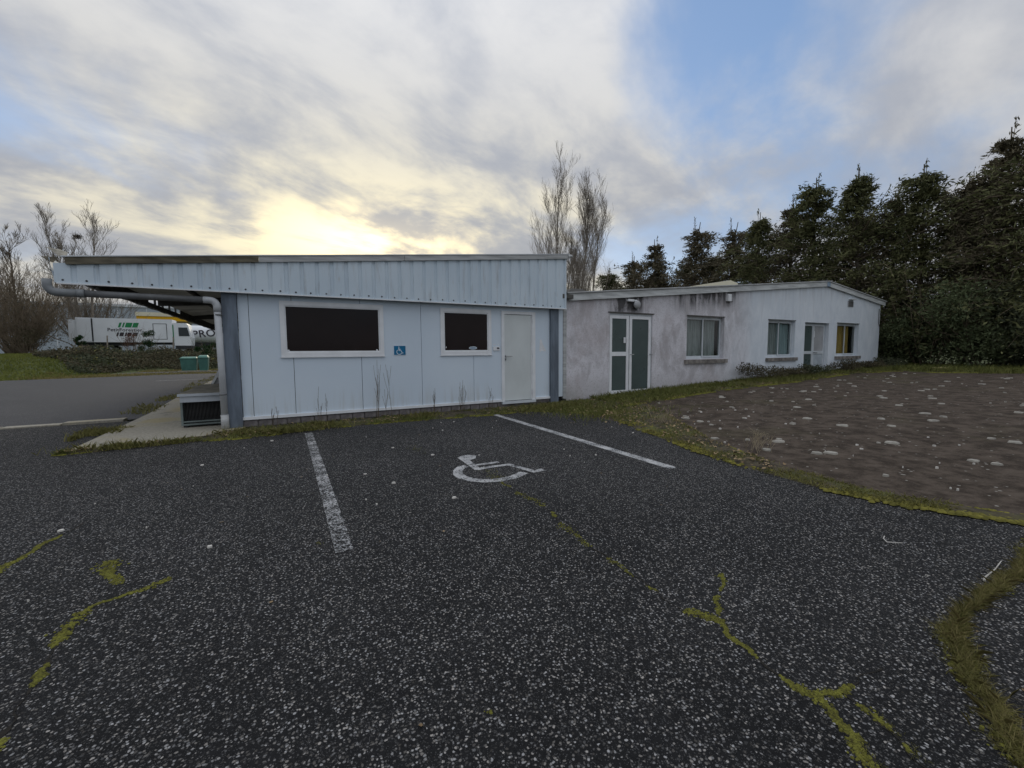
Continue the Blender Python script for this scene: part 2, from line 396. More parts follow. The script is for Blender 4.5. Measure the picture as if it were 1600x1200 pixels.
class MB:
    def __init__(s): s.v = []; s.f = []
    def add(s, V, F):
        k = len(s.v); s.v += [tuple(p) for p in V]; s.f += [tuple(i+k for i in q) for q in F]; return s
    def box(s, x0, x1, y0, y1, z0, z1):
        return s.add([(x0,y0,z0),(x1,y0,z0),(x1,y1,z0),(x0,y1,z0),(x0,y0,z1),(x1,y0,z1),(x1,y1,z1),(x0,y1,z1)],
                     [(3,2,1,0),(4,5,6,7),(0,1,5,4),(1,2,6,5),(2,3,7,6),(3,0,4,7)])
    def bevbox(s, x0, x1, y0, y1, z0, z1, b=.006):      # chamfered in plan and elevation
        V = []; 
        for z, i in ((z0, b), (z0+b, 0), (z1-b, 0), (z1, b)):
            V += [(x0+i+b*(i==0)*0, y0+i, z), (x1-i, y0+i, z), (x1-i, y1-i, z), (x0+i, y1-i, z)]
        F = [(3,2,1,0),(12,13,14,15)]
        for k in range(3):
            for j in range(4): F.append((k*4+j, k*4+(j+1)%4, k*4+4+(j+1)%4, k*4+4+j))
        return s.add(V, F)
    def prism(s, poly, y0, y1):                          # poly in (x,z), counter-clockwise seen from -y
        k = len(poly); V = [(x, y0, z) for x, z in poly]+[(x, y1, z) for x, z in poly]
        F = [tuple(range(k)), tuple(range(2*k-1, k-1, -1))]+[((i+1)%k, i, k+i, k+(i+1)%k) for i in range(k)]
        return s.add(V, F)
    def slab(s, poly, z0, z1):                           # poly in (x,y) counter-clockwise from above
        k = len(poly); V = [(x, y, z0) for x, y in poly]+[(x, y, z1) for x, y in poly]
        F = [tuple(range(k-1, -1, -1)), tuple(range(k, 2*k))]+[(i, (i+1)%k, k+(i+1)%k, k+i) for i in range(k)]
        return s.add(V, F)
    def tube(s, pts, rs, n=8, cap=True):
        pts = [Vector(p) for p in pts]; rs = rs if hasattr(rs, '__len__') else [rs]*len(pts)
        V = []; F = []; prev = None
        for i, p in enumerate(pts):
            a = (pts[min(i+1, len(pts)-1)]-pts[max(i-1, 0)]).normalized()
            ref = prev if prev is not None else (Vector((0, 0, 1)) if abs(a.z) < .9 else Vector((1, 0, 0)))
            e1 = (ref-a*ref.dot(a)).normalized(); e2 = a.cross(e1); prev = e1
            for j in range(n):
                q = 2*math.pi*j/n; V.append(p+(e1*math.cos(q)+e2*math.sin(q))*rs[i])
        for i in range(len(pts)-1):
            for j in range(n): F.append((i*n+j, i*n+(j+1)%n, (i+1)*n+(j+1)%n, (i+1)*n+j))
        if cap: F += [tuple(range(n-1, -1, -1)), tuple(range((len(pts)-1)*n, len(pts)*n))]
        return s.add(V, F)
    def build(s, name, mat_, parent=None, smooth=False): return mesh(name, s.v, s.f, mat_, parent, smooth)
def bx(name, mat_, parent, *a): return MB().box(*a).build(name, mat_, parent)
def copy_child(o, parent, off):
    c = o.copy(); COL.objects.link(c); c.parent = parent; return c
def stroke(mb, pts, w, ax, a0, a1):
    """flat ribbon along a 2-D polyline; ax maps (u,v,h) to 3-D; a0..a1 its thickness"""
    pts = [Vector(p) for p in pts]; L = []; R = []
    ws = w if hasattr(w, '__len__') else [w]*len(pts)
    for i, p in enumerate(pts):
        a = pts[min(i+1, len(pts)-1)]-pts[max(i-1, 0)]; a.normalize(); nrm = Vector((-a.y, a.x))
        L.append(p+nrm*ws[i]/2); R.append(p-nrm*ws[i]/2)
    k = len(pts); V = [ax(q.x, q.y, h) for h in (a0, a1) for S_ in (L, R) for q in S_]
    F = []
    for i in range(k-1):
        F += [(i, i+1, k+i+1, k+i), (2*k+i, 3*k+i, 3*k+i+1, 2*k+i+1), (i, 2*k+i, 2*k+i+1, i+1), (k+i, k+i+1, 3*k+i+1, 3*k+i)]
    F += [(0, k, 3*k, 2*k), (k-1, 3*k-1, 4*k-1, 2*k-1)]
    mb.add(V, F)
def fill_poly(mb, poly, ax, a0, a1):
    k = len(poly); V = [ax(u, v, h) for h in (a0, a1) for u, v in poly]
    mb.add(V, [tuple(range(k-1, -1, -1)), tuple(range(k, 2*k))]+[(i, (i+1)%k, k+(i+1)%k, k+i) for i in range(k)])
def resample(pl, step):
    P_ = np.array(pl, float); d_ = np.r_[0, np.cumsum(np.hypot(*np.diff(P_, axis=0).T))]
    s_ = np.linspace(0, d_[-1], max(2, int(d_[-1]/step)))
    return np.stack([np.interp(s_, d_, P_[:, i]) for i in range(P_.shape[1])], 1)

# ================================================================== GROUND
from mathutils.geometry import tessellate_polygon
def sheet(name, poly, z, mat_, follow=False):
    tri = tessellate_polygon([[Vector((x, y, 0)) for x, y in poly]])
    F = []
    for a, b, c in tri:
        (ax_, ay), (bx_, by), (cx, cy) = poly[a], poly[b], poly[c]
        F.append((a, b, c) if (bx_-ax_)*(cy-ay)-(by-ay)*(cx-ax_) > 0 else (a, c, b))
    return mesh(name, [(x, y, z) for x, y in poly], F, mat_)
def grid(name, xs, ys, mat_, dz, bumpy=0.0):
    X, Y = np.meshgrid(xs, ys); Z = ground_z(X, Y)+dz
    if bumpy: Z = Z+bumpy*(NR.random(Z.shape)-.5)
    V = np.stack([X.ravel(), Y.ravel(), Z.ravel()], 1); nx = len(xs)
    i, j = np.meshgrid(np.arange(nx-1), np.arange(len(ys)-1)); k = (j*nx+i).ravel()
    return mesh(name, V, np.stack([k, k+1, k+nx+1, k+nx], 1), mat_, smooth=True)
far = np.array([70, 90, 130, 200, 400, 900, 2500.])
tag(grid('terrain', np.r_[-far[::-1], np.linspace(-60, 60, 81), far], np.r_[-far[::-1], np.linspace(-60, 64, 83), far], 'turf', -.03), kind='structure')

YEDGE = [(6.5, 8.45), (6.2, 7.5), (5.68, 6.42), (5.11, 5.0), (4.76, 3.94), (4.51, 3.1), (4.44, 2.53), (4.37, 1.92), (4.47, 1.49), (4.63, 1.15), (4.78, .85), (5.3, -.4), (6.2, -3), (7, -12)]
tag(sheet('car_park', [(-40, -12)]+YEDGE[::-1]+[(-2.5, 8.45), (-2.5, 10.75), (-40, 10.4)], 0.0, 'asphalt'), kind='structure')
tag(grid('gravel_yard', np.linspace(3.9, 22.0, 50), np.linspace(-12, 8.5, 42), 'yard_gravel', -.006), kind='structure')
tag(sheet('rear_yard', [(-60, 10.65), (-2.45, 11.0), (-2.5, 20), (-2.9, 33.5), (-6, 34.6), (-9, 32.4), (-12, 31.3), (-20, 30.2), (-60, 28)], -.002, 'old_tarmac'), kind='structure')
tag(sheet('access_lane', [(-10.5, 36.2), (-1.5, 36.2), (-1.5, 39.4), (-8.6, 39.4)], -.004, 'old_tarmac'), kind='structure')
# broken concrete kerb across the rear yard's near edge
mb = MB(); x = -24.0
while x < -2.7:
    w = rnd.uniform(.7, 1.1); y = 10.52+.018*(x+24)/2+rnd.uniform(-.03, .03)
    if rnd.random() > .06: mb.slab([(x, y), (x+w-.03, y+.01), (x+w-.03, y+.26), (x, y+.25)], -.05, .035+rnd.uniform(-.015, .015))
    x += w
tag(mb.build('kerb_strip', 'concrete'), kind='structure')
slab = MB().slab([(-2.50, 7.62), (-2.0, 7.66), (-1.2, 7.72), (-.9, 8.2), (-.58, 8.40), (-.58, 30), (-2.95, 30), (-2.80, 18), (-2.66, 15), (-2.5, 11.6), (-2.5, 8.3)], -.05, .04).build('concrete_walkway', 'concrete')
tag(slab, kind='structure')

# parking bay lines and symbol (thin coats of paint on the asphalt)
flat = lambda u, v, h: (u, v, h)
def line(label, pts, w, mt):
    mb = MB(); stroke(mb, resample(pts, .25).tolist(), w, flat, .0035, .0045)
    return tag(mb.build('bay_line', mt), label, 'road marking', 'lines of the parking bay')
line('worn white bay line left of the wheelchair symbol', [(.35, 7.55), (.335, 5.2), (.315, 2.88)], .112, 'worn_paint')
line('clear white bay line right of the wheelchair symbol, beside the grass', [(3.83, 7.9), (3.79, 5.5), (3.745, 3.16)], .125, 'road_paint')
mb = MB()
fill_poly(mb, [(1.88, 4.56), (1.96, 4.63), (2.04, 4.67), (2.09, 4.78), (2.01, 4.88), (1.89, 4.84)], flat, .0035, .0045)
stroke(mb, [(1.902, 4.80), (1.881, 4.506), (1.855, 4.19)], [.10, .085, .075], flat, .0047, .0056)
stroke(mb, [(1.85, 4.205), (2.039, 4.217), (2.244, 4.203), (2.307, 3.984), (2.348, 3.815), (2.477, 3.835)], [.07, .07, .085, .075, .085, .10], flat, .0059, .0068)
stroke(mb, [(1.90, 4.373), (2.194, 4.36)], .062, flat, .0059, .0068)
stroke(mb, [(1.805, 4.388), (1.729, 4.374), (1.65, 4.267), (1.60, 4.138), (1.60, 4.019), (1.645, 3.894), (1.747, 3.787), (1.886, 3.737), (2.062, 3.754), (2.241, 3.848)], .105, flat, .0035, .0045)
tag(mb.build('wheelchair_symbol', 'road_paint'), 'white wheelchair symbol painted on the asphalt bay', 'road marking')
mb = MB(); stroke(mb, [(-5.3, 26.0), (-4.4, 26.3), (-3.5, 26.55)], .16, flat, .002, .004)
tag(mb.build('yard_line', 'road_paint'), 'short pale line on the rear yard left of the green bins', 'road marking')

# ---- verges: humped soil strips
def ribbon(name, A, B, n_, hmax, mt='verge_soil', rows=5):
    A = resample(A, .01); B = resample(B, .01)
    ia = np.linspace(0, len(A)-1, n_).astype(int); ib = np.linspace(0, len(B)-1, n_).astype(int)
    A, B = A[ia], B[ib]; V = []; F = []
    for i in range(n_):
        for k in range(rows):
            t = k/(rows-1); p = A[i]*(1-t)+B[i]*t
            if 0 < k: p = p+(NR.random(2)-.5)*.05*(k < rows-1)
            if k == 0: p = p+(NR.random(2)-.5)*.10
            h = hmax*min(1, t*2.2)*(.6+.6*NR.random()) if k else -.01
            if k == rows-1: h *= .6
            V.append((p[0], p[1], float(ground_z(p[0], p[1]))+h))
    for i in range(n_-1):
        for k in range(rows-1): F.append((i*rows+k, i*rows+k+1, (i+1)*rows+k+1, (i+1)*rows+k))
    F = [q[::-1] for q in F]
    return tag(mesh(name, V, F, mt, smooth=True), kind='structure')
V1o = [(-2.62, 7.5), (-1.9, 7.58), (-1.2, 7.62), (-.4, 7.5), (.35, 7.76), (1.6, 7.86), (2.8, 7.74), (3.7, 7.66), (4.7, 7.78), (5.35, 7.0), (5.62, 6.5)]
V1i = [(-2.55, 7.68), (-1.9, 7.72), (-1.25, 7.78), (-.55, 8.42), (.35, 8.5), (1.6, 8.5), (2.8, 8.5), (3.7, 8.5), (5.2, 8.5), (6.8, 8.5), (7.4, 7.7)]
ribbon('verge_strip', V1o, V1i, 120, .045)
YE = [(5.62, 6.5), (5.08, 5.0), (4.72, 3.94), (4.46, 3.1), (4.39, 2.53), (4.33, 1.92), (4.42, 1.49), (4.58, 1.15), (4.73, .85), (5.25, -.4), (6.1, -3)]
YI = [(7.3, 7.0), (6.1, 5.0), (5.40, 3.94), (5.00, 3.1), (4.80, 2.53), (4.64, 1.92), (4.70, 1.49), (4.83, 1.15), (4.97, .85), (5.4, -.4), (6.3, -3)]
ribbon('verge_edge', YE, YI, 110, .035)
V3o = [(6.7, 7.0), (8.3, 7.1), (9.6, 7.25), (11, 7.3), (14.1, 7.2), (18, 7.5), (20.4, 7.1), (20.3, 5.6), (21.5, 4.4), (23, 2.0)]
V3i = [(6.9, 8.5), (8.3, 8.5), (9.6, 8.5), (11, 8.5), (14.1, 8.5), (18, 8.5), (22.7, 8.5), (24, 8), (25, 6), (26, 3)]
ribbon('verge_wall', V3o, V3i, 90, .06)

# ================================================================== PANEL BUILDING (left, white)
D = 8.53
PB = thing('panel_building', 'low white panel building with ribbed sloping fascia and overhanging left canopy', 'building', (2.7, 17, 0))
# openings: (x0,x1,z0,z1)
W1 = (.02, 1.80, 1.235, 2.215); W2 = (2.96, 4.14, 1.235, 2.215); DR = (4.39, 5.28, .16, 2.205)
wallm = MB()
def holes_wall(mb, x0, x1, z0, ztop, holes, y0, y1):
    xs = sorted(set([x0, x1]+[h for q in holes for h in q[:2] if x0 < h < x1]))
    for a, b in zip(xs[:-1], xs[1:]):
        z = z0; mid = (a+b)/2
        for q in sorted([q for q in holes if q[0] < mid < q[1]], key=lambda q: q[2]):
            if q[2] > z+.001: mb.prism([(a, z), (b, z), (b, q[2]), (a, q[2])], y0, y1)
            z = q[3]
        ta, tb = (ztop(a), ztop(b)) if callable(ztop) else (ztop, ztop)
        if ta > z: mb.prism([(a, z), (b, z), (b, tb), (a, ta)], y0, y1)
# inner shell and the far walls
sh = MB(); holes_wall(sh, -.58, 6.12, .02, 2.34, [W1, W2, DR], 8.575, 8.70)
sh.box(-.60, -.48, 8.70, 29.9, .02, 2.62); sh.box(6.02, 6.14, 8.74, 29.9, .02, 3.38); sh.box(-.48, 6.02, 29.8, 29.92, .02, 2.6)
sh.box(-.45, 6.0, 10.2, 10.3, .02, 2.5); sh.build('inner_wall', 'dark_void', PB)
joints = [-.60, -.44, .21, 1.37, 2.55, 3.71, 5.70]
for a, b in zip(joints[:-1], joints[1:]):
    span = [q for q in (W1, W2, DR) if q[0] <= a and q[1] >= b]
    for c0, c1 in (((.20, span[0][2]), (span[0][3], 2.32)) if span else ((.20, 2.32),)):
        mb = MB(); holes_wall(mb, a+.004, b-.004, c0, c1, [] if span else [W1, W2, DR], D, D+.044); mb.build('wall_panel', 'panel_white', PB)
MB().box(5.93, 6.09, D+.005, D+.05, .18, 2.32).build('wall_panel', 'panel_white', PB)
bx('corner_trim', 'trim_grey', PB, 6.095, 6.19, D-.01, D+.05, .12, 2.32)
for a, b in ((-.605, 4.385), (5.29, 5.70)):
    MB().prism([(a, .155), (b, .155), (b, .205), (a, .205)], D-.028, D+.03).build('base_strip', 'white_frame', PB)
# block plinth: bricks with recessed joints
bx('plinth_core', 'block_plinth', PB, -.60, 5.72, D+.02, D+.05, -.05, .153)
x = -.60; bm0 = MB().box(0, .205, 0, .03, 0, .10).build('plinth_block', 'block_plinth', PB); bm0.location = (x, D-.006, .035)
while x < 4.15:
    x += .222; c = bm0.copy(); COL.objects.link(c); c.location = (x, D-.006+rnd.uniform(-.006, .006), .035+rnd.uniform(-.008, .004))
# columns
def column(x0, x1, label=None):
    mb = MB(); yf = D-.055
    mb.box(x0, x1, yf, yf+.012, .0, 2.31); mb.box(x0, x0+.012, yf+.012, D+.04, .0, 2.31); mb.box(x1-.012, x1, yf+.012, D+.04, .0, 2.31)
    mb.box(x0+.012, x1-.012, yf+.03, D+.04, .0, 2.305); return mb.build('steel_column', 'steel_grey', PB)
column(-.815, -.605); column(5.70, 5.925)
# windows
def pvc_window(q, extra=None):
    x0, x1, z0, z1 = q; f_ = .075
    wr = MB()
    for a in ((x0, x1, z1-f_, z1), (x0, x1, z0, z0+f_), (x0, x0+f_, z0+f_, z1-f_), (x1-f_, x1, z0+f_, z1-f_)):
        wr.box(a[0], a[1], D-.022, D+.05, a[2], a[3])
    g = .022; a0, a1, c0, c1 = x0+f_, x1-f_, z0+f_, z1-f_
    w = wr.build('window', 'white_frame', PB)
    sm = MB()
    for a in ((a0, a1, c1-g, c1), (a0, a1, c0, c0+g), (a0, a0+g, c0+g, c1-g), (a1-g, a1, c0+g, c1-g)):
        sm.box(a[0], a[1], D-.008, D+.03, a[2], a[3])
    sm.build('glazing_bead', 'white_frame', w)
    bx('pane', 'glass_dark', w, a0+g*.5, a1-g*.5, D+.006, D+.014, c0+g*.5, c1-g*.5)
    MB().prism([(x0-.012, z0-.02), (x1+.012, z0-.02), (x1+.012, z0-.001), (x0-.012, z0-.001)], D-.03, D-.002).build('sill_trim', 'white_frame', w)
    return w
w1 = pvc_window(W1); w2 = pvc_window(W2)
for x in (.135, 1.665): MB().prism([(x-.02, 1.335), (x+.02, 1.335), (x+.012, 1.355), (x-.015, 1.36)], D+.001, D+.004).build('tape_scrap', 'paper', w1)
mb = MB(); mb.prism([(3.70+.095*math.cos(a), 1.378+.034*math.sin(a)) for a in [2*math.pi*k/20 for k in range(20)]], D+.002, D+.005)
mb.build('oval_sticker', 'sign_white', w2)
mb = MB(); mb.prism([(3.70+.078*math.cos(a), 1.378+.024*math.sin(a)) for a in [2*math.pi*k/20 for k in range(20)]], D+.000, D+.0018); mb.build('sticker_print', 'board_blue', w2)
bx('tape_scrap', 'paper', w2, 3.075, 3.092, D+.001, D+.004, 1.38, 1.41)
# door
x0, x1, z0, z1 = DR; fr = MB()
for a in ((x0, x1, z1-.065, z1), (x0, x0+.07, z0, z1-.065), (x1-.09, x1, z0, z1-.065)): fr.box(a[0], a[1], D-.03, D+.06, a[2], a[3])
dr = bx('door', 'door_white', PB, x0+.076, x1-.096, D-.008, D+.035, z0+.012, z1-.072)
fr.build('door_frame', 'white_frame', dr)
MB().box(x1-.118, x1-.097, D-.020, D-.002, z0+.02, z1-.08).build('frame_stop', 'white_frame', dr)
bx('threshold', 'alu_frame', dr, x0, x1, D-.05, D+.06, .10, .158)
hm = MB(); hm.box(4.478, 4.505, D-.018, D-.009, 1.09, 1.22); hm.tube([(4.492, D-.016, 1.19), (4.492, D-.06, 1.19), (4.515, D-.064, 1.19), (4.64, D-.064, 1.188)], .010, 8); hm.build('handle', 'chrome', dr)
MB().box(4.485, 4.497, D-.026, D-.018, 1.105, 1.135).build('lock', 'screw', dr)
for z in (.35, 1.2, 2.0): MB().tube([(x1-.083, D-.036, z-.05), (x1-.083, D-.036, z+.05)], .009, 8).build('hinge', 'white_frame', dr)
# fascia: one ribbed sheet per metre, sloping top
FY = D-.15
topz = lambda x: 2.585+(x+2.71)*(3.505-2.585)/(6.08+2.71)
pitch = .244
def fascia_sheet(xa, xb):
    prof = []; k0 = math.floor((xa+2.74)/pitch); x = -2.74+k0*pitch
    while x < xb+pitch:
        prof += [(x+.0, 0.0), (x+.172, 0.0), (x+.186, .020), (x+.226, .020), (x+.244, 0.0)]; x += pitch
    prof = [p for p in prof if xa <= p[0] <= xb]
    if not prof or prof[0][0] > xa+.0005: prof = [(xa, 0.0)]+prof
    if prof[-1][0] < xb-.0005: prof.append((xb, 0.0))
    q = []
    for p in prof:
        if not q or p[0]-q[-1][0] > .0005: q.append(p)
    V = []; F = []
    for x, dpt in q:
        zt = topz(x); wob = .002*math.sin(x*5.1)
        V += [(x, FY+dpt+wob, 2.315), (x, FY+dpt-wob, zt), (x, FY+dpt+wob+.004, 2.315), (x, FY+dpt-wob+.004, zt)]
    for i in range(len(q)-1):
        a = i*4; b = a+4
        F += [(a, b, b+1, a+1), (b+2, a+2, a+3, b+3), (a, a+2, b+2, b), (a+1, b+1, b+3, a+3)]
    a = (len(q)-1)*4; F += [(0, 1, 3, 2), (a, a+2, a+3, a+1)]
    return mesh('fascia_sheet', V, F, 'fascia_sheet', PB)
xe = -2.74; sheets = []
while xe < 6.07:
    xn = min(xe+pitch*4, 6.085); sheets.append((fascia_sheet(xe, xn-.0015), xe, xn)); xe = xn
sc = MB().tube([(0, .004, 0), (0, -.009, 0)], [.016, .010], 8).build('screw', 'screw', sheets[0][0]); first = True
for o_, a, b in sheets:
    x = a+.206
    while x < b:
        c = sc if first else sc.copy()
        if not first: COL.objects.link(c); c.parent = o_
        first = False; c.location = (x-.11+rnd.uniform(-.012, .012), FY-.002, 2.358+rnd.uniform(-.006, .006)); x += pitch
MB().prism([(-2.72, 2.296), (6.09, 2.296), (6.09, 2.313), (-2.72, 2.313)], FY-.012, FY+.03).build('drip_edge', 'white_frame', PB)
# end return of the fascia, left
MB().add([(-2.742, FY, 2.36), (-2.742, FY+.30, 2.40), (-2.755, FY+.30, 2.62), (-2.78, FY, 2.66), (-2.738, FY, 2.36), (-2.738, FY+.30, 2.40), (-2.751, FY+.30, 2.62), (-2.776, FY, 2.66)],
         [(0,1,2,3),(7,6,5,4),(0,4,5,1),(1,5,6,2),(2,6,7,3),(3,7,4,0)]).build('end_flashing', 'fascia_sheet', PB)
# verge boards on top
def capboard(a, b, h, m_, yo=0.0):
    MB().prism([(a, topz(a)-.025), (b, topz(b)-.025), (b, topz(b)+h), (a, topz(a)+h)], FY-.035+yo, FY+.10).build('verge_board', m_, PB)
capboard(-2.60, -.25, .075, 'old_timber'); capboard(-.245, 2.2, .072, 'trim_grey', .004); capboard(2.205, 6.14, .070, 'trim_grey')
MB().prism([(-2.64, topz(-2.64)+.078), (6.15, topz(6.15)+.074), (6.15, topz(6.15)+.090), (-2.64, topz(-2.64)+.094)], FY-.045, FY+.14).build('cap_flashing', 'hall_roof', PB)
MB().tube([(6.10, FY-.02, topz(6.1)+.03), (6.23, FY-.01, topz(6.1)+.055)], [.045, .03], 8).build('cap_end', 'trim_grey', PB)
# torn flashing at the left corner
def scrap(pts, m_='flashing', t=.004):
    k = len(pts); V = [Vector(p) for p in pts]; nrm = (V[1]-V[0]).cross(V[2]-V[0]).normalized()*t
    MB().add(V+[p+nrm for p in V], [tuple(range(k-1, -1, -1)), tuple(range(k, 2*k))]+[(i, (i+1)%k, k+(i+1)%k, k+i) for i in range(k)]).build('torn_flashing', m_, PB)
scrap([(-2.80, FY+.02, 2.80), (-2.68, FY, 2.69), (-2.60, FY+.02, 2.68), (-2.60, FY+.08, 2.755), (-2.68, FY+.10, 2.79)])
scrap([(-2.86, FY+.02, 2.665), (-2.77, FY-.002, 2.60), (-2.735, FY, 2.585), (-2.70, FY+.06, 2.67)], 'old_timber')
scrap([(-2.87, FY+.08, 2.455), (-2.78, FY+.05, 2.42), (-2.72, FY+.06, 2.41), (-2.73, FY+.12, 2.435)])
scrap([(-2.80, FY+.05, 2.50), (-2.74, FY+.04, 2.41), (-2.70, FY+.06, 2.42), (-2.72, FY+.09, 2.48)], 'joist')
# roof and canopy
rz = lambda x: topz(x)-.02
EX = -2.46
MB().prism([(EX, rz(EX)-.05), (6.14, rz(6.14)-.05), (6.14, rz(6.14)-.005), (EX, rz(EX)-.005)], FY+.105, 30.2).build('roof', 'roof_sheet', PB)
MB().prism([(EX+.01, rz(EX)-.062), (-.62, rz(-.62)-.062), (-.62, rz(-.62)-.052), (EX+.01, rz(EX)-.052)], FY+.06, 30.1).build('canopy_soffit', 'soffit', PB)
MB().prism([(-2.70, rz(-2.7)-.05), (EX-.005, rz(EX)-.05), (EX-.005, rz(EX)-.005), (-2.70, rz(-2.7)-.005)], FY+.105, FY+.42).build('roof_corner', 'roof_sheet', PB)
for k in range(4):
    y = 12.6+k*4.6
    MB().prism([(EX+.03, 2.41), (-.61, 2.52), (-.61, rz(-.61)-.065), (EX+.03, rz(EX)-.065)], y, y+.10).build('canopy_beam', 'joist', PB)
MB().box(-.72, -.61, FY+.2, 30, 2.20, rz(-.72)-.07).build('wall_plate', 'joist', PB)
for x in (-1.6,): MB().box(x, x+.06, FY+.2, 30, rz(x)-.13, rz(x)-.066).build('purlin', 'joist', PB)
# ragged corrugated strip under the eave; light shows through the slot above it
V = []; F = []; ys = np.arange(FY+.25, 30, .07)
for i, y in enumerate(ys):
    w = .020*math.sin(i*math.pi/2.0)+.008*math.sin(i*.37); V += [(EX-.002, y, 2.325+w), (EX-.002, y, 2.425), (EX+.010, y, 2.325+w), (EX+.010, y, 2.425)]
for i in range(len(ys)-1):
    a = i*4; b = a+4; F += [(a, a+1, b+1, b), (a+2, b+2, b+3, a+3), (a, b, b+2, a+2), (a+1, a+3, b+3, b+1)]
mesh('eave_strip', V, F, 'joist', PB)
for a, b in ((9.6, 11.9), (15.3, 30.0)): MB().box(EX-.001, EX+.012, a, b, 2.426, rz(EX)-.052).build('eave_closer', 'joist', PB)
V = []; F = []; rows = 9; ys = np.arange(FY+.12, 29.5, .3)
for i, y in enumerate(ys):
    zz = 2.395+.008*math.sin(i*1.7)
    for k in range(rows):
        a = math.pi*k/(rows-1); V.append((-2.535-.065*math.cos(a), y, zz-.065*math.sin(a)))
    for k in range(rows):
        a = math.pi*k/(rows-1); V.append((-2.535-.060*math.cos(a), y, zz-.060*math.sin(a)+.001))
for i in range(len(ys)-1):
    for k in range(rows-1):
        a = i*2*rows+k; b = a+2*rows; F += [(a, b, b+1, a+1), (a+rows, a+rows+1, b+rows+1, b+rows)]
mesh('gutter', V, F, 'pipe_dark', PB, True)
for k in range(24):
    y = FY+.5+k*.72; MB().box(EX-.02, EX+.02, y, y+.035, 2.40, rz(EX)-.051).build('gutter_bracket', 'joist', PB)
# drain from the gutter end to the downpipe
pts = [(-2.82, FY+.02, 2.36), (-2.82, FY+.02, 2.28)]
for k in range(1, 8):
    a = math.pi/2*k/7; pts.append((-2.72-.10*math.cos(a), FY+.02, 2.28-.10*math.sin(a)))
pts += [(-2.5, FY+.025, 2.178)]
MB().tube(pts, .056, 14).build('drain_elbow', 'pipe_shaded', PB, True)
MB().tube([(-2.5, FY+.025, 2.178), (-1.7, FY+.05, 2.172), (-1.03, FY+.06, 2.166)], .050, 14).build('drain_pipe', 'pipe_dark', PB, True)  # dark base colour stands for the shadow under the fascia
MB().tube([(-2.52, FY+.025, 2.178), (-2.44, FY+.025, 2.178)], .060, 14).build('pipe_socket', 'pipe_shaded', PB, True)
pts = [(-1.05, FY+.06, 2.166), (-.97, FY+.06, 2.164)]
for k in range(1, 8):
    a = math.pi/2*k/7; pts.append((-.97+.10*math.sin(a), FY+.06, 2.064+.10*math.cos(a)))
pts += [(-.87, FY+.06, 1.98)]
MB().tube(pts, .055, 14).build('downpipe_elbow', 'pipe_grey', PB, True)
MB().tube([(-.87, FY+.06, 1.99), (-.86, FY+.06, 1.2), (-.855, FY+.06, .28)], .050, 14).build('downpipe', 'pipe_grey', PB, True)
MB().tube([(-.855, FY+.06, .28), (-.855, FY+.06, .03)], .058, 14).build('downpipe_shoe', 'trim_grey', PB, True)
for z in (1.93, .62): MB().tube([(-.86, FY+.06, z-.012), (-.86, FY+.06, z+.012)], .056, 14).build('pipe_clip', 'pipe_dark', PB, True)

# things fixed to the wall
def wheelchair(mb, s_, ox, oz, ya, yb):
    ax = lambda u, v, h: (ox+u*s_, h, oz+v*s_)
    fill_poly(mb, [(-.07+.055*math.cos(a), .36+.055*math.sin(a)) for a in [2*math.pi*k/12 for k in range(12)]], ax, ya, yb)
    stroke(mb, [(-.07, .28), (-.05, .02)], .095, ax, ya, yb)
    stroke(mb, [(-.02, .03), (.15, .01), (.28, -.24), (.37, -.19)], .065, ax, ya-.0003, yb)
    stroke(mb, [(-.05, .16), (.13, .15)], .055, ax, ya-.0003, yb)
    stroke(mb, [(-.03+.25*math.cos(a), -.10+.24*math.sin(a)) for a in np.linspace(rad(130), rad(335), 16)], .06, ax, ya-.0006, yb)
sg = thing('parking_sign', 'small blue wheelchair sign on the white wall between the two dark windows', 'sign', (2.105, D, 1.335))
bx('sign_plate', 'sign_white', sg, 1.98, 2.23, D-.006, D-.0005, 1.235, 1.435); bx('sign_face', 'sign_blue', sg, 1.99, 2.22, D-.0085, D-.0065, 1.245, 1.425)
mb = MB(); wheelchair(mb, .205, 2.10, 1.325, D-.0105, D-.009); mb.build('sign_symbol', 'sign_white', sg)
for x, z in ((1.997, 1.425), (2.213, 1.425), (1.997, 1.245), (2.213, 1.245)): pass
ic = thing('intercom_plate', 'small white door plate with dark button beside the white door', 'door plate', (4.265, D, 1.40))
MB().box(4.185, 4.345, D-.016, D-.0005, 1.32, 1.41).build('plate', 'white_frame', ic); bx('button', 'screw', ic, 4.275, 4.33, D-.022, D-.0165, 1.355, 1.39)
bx('upper_label', 'paper', ic, 4.19, 4.26, D-.004, D-.0005, 1.445, 1.462); bx('upper_label', 'paper', ic, 4.30, 4.33, D-.004, D-.0005, 1.448, 1.468)
nt = MB(); nt.prism([(5.40, 1.30), (5.445, 1.285), (5.46, 1.305), (5.585, 1.29), (5.59, 1.325), (5.53, 1.42), (5.49, 1.50), (5.47, 1.57), (5.42, 1.575), (5.415, 1.42)], D-.003, D-.0005)
tag(nt.build('torn_notice', 'paper'), 'torn white notice stuck to the wall right of the white door', 'notice')

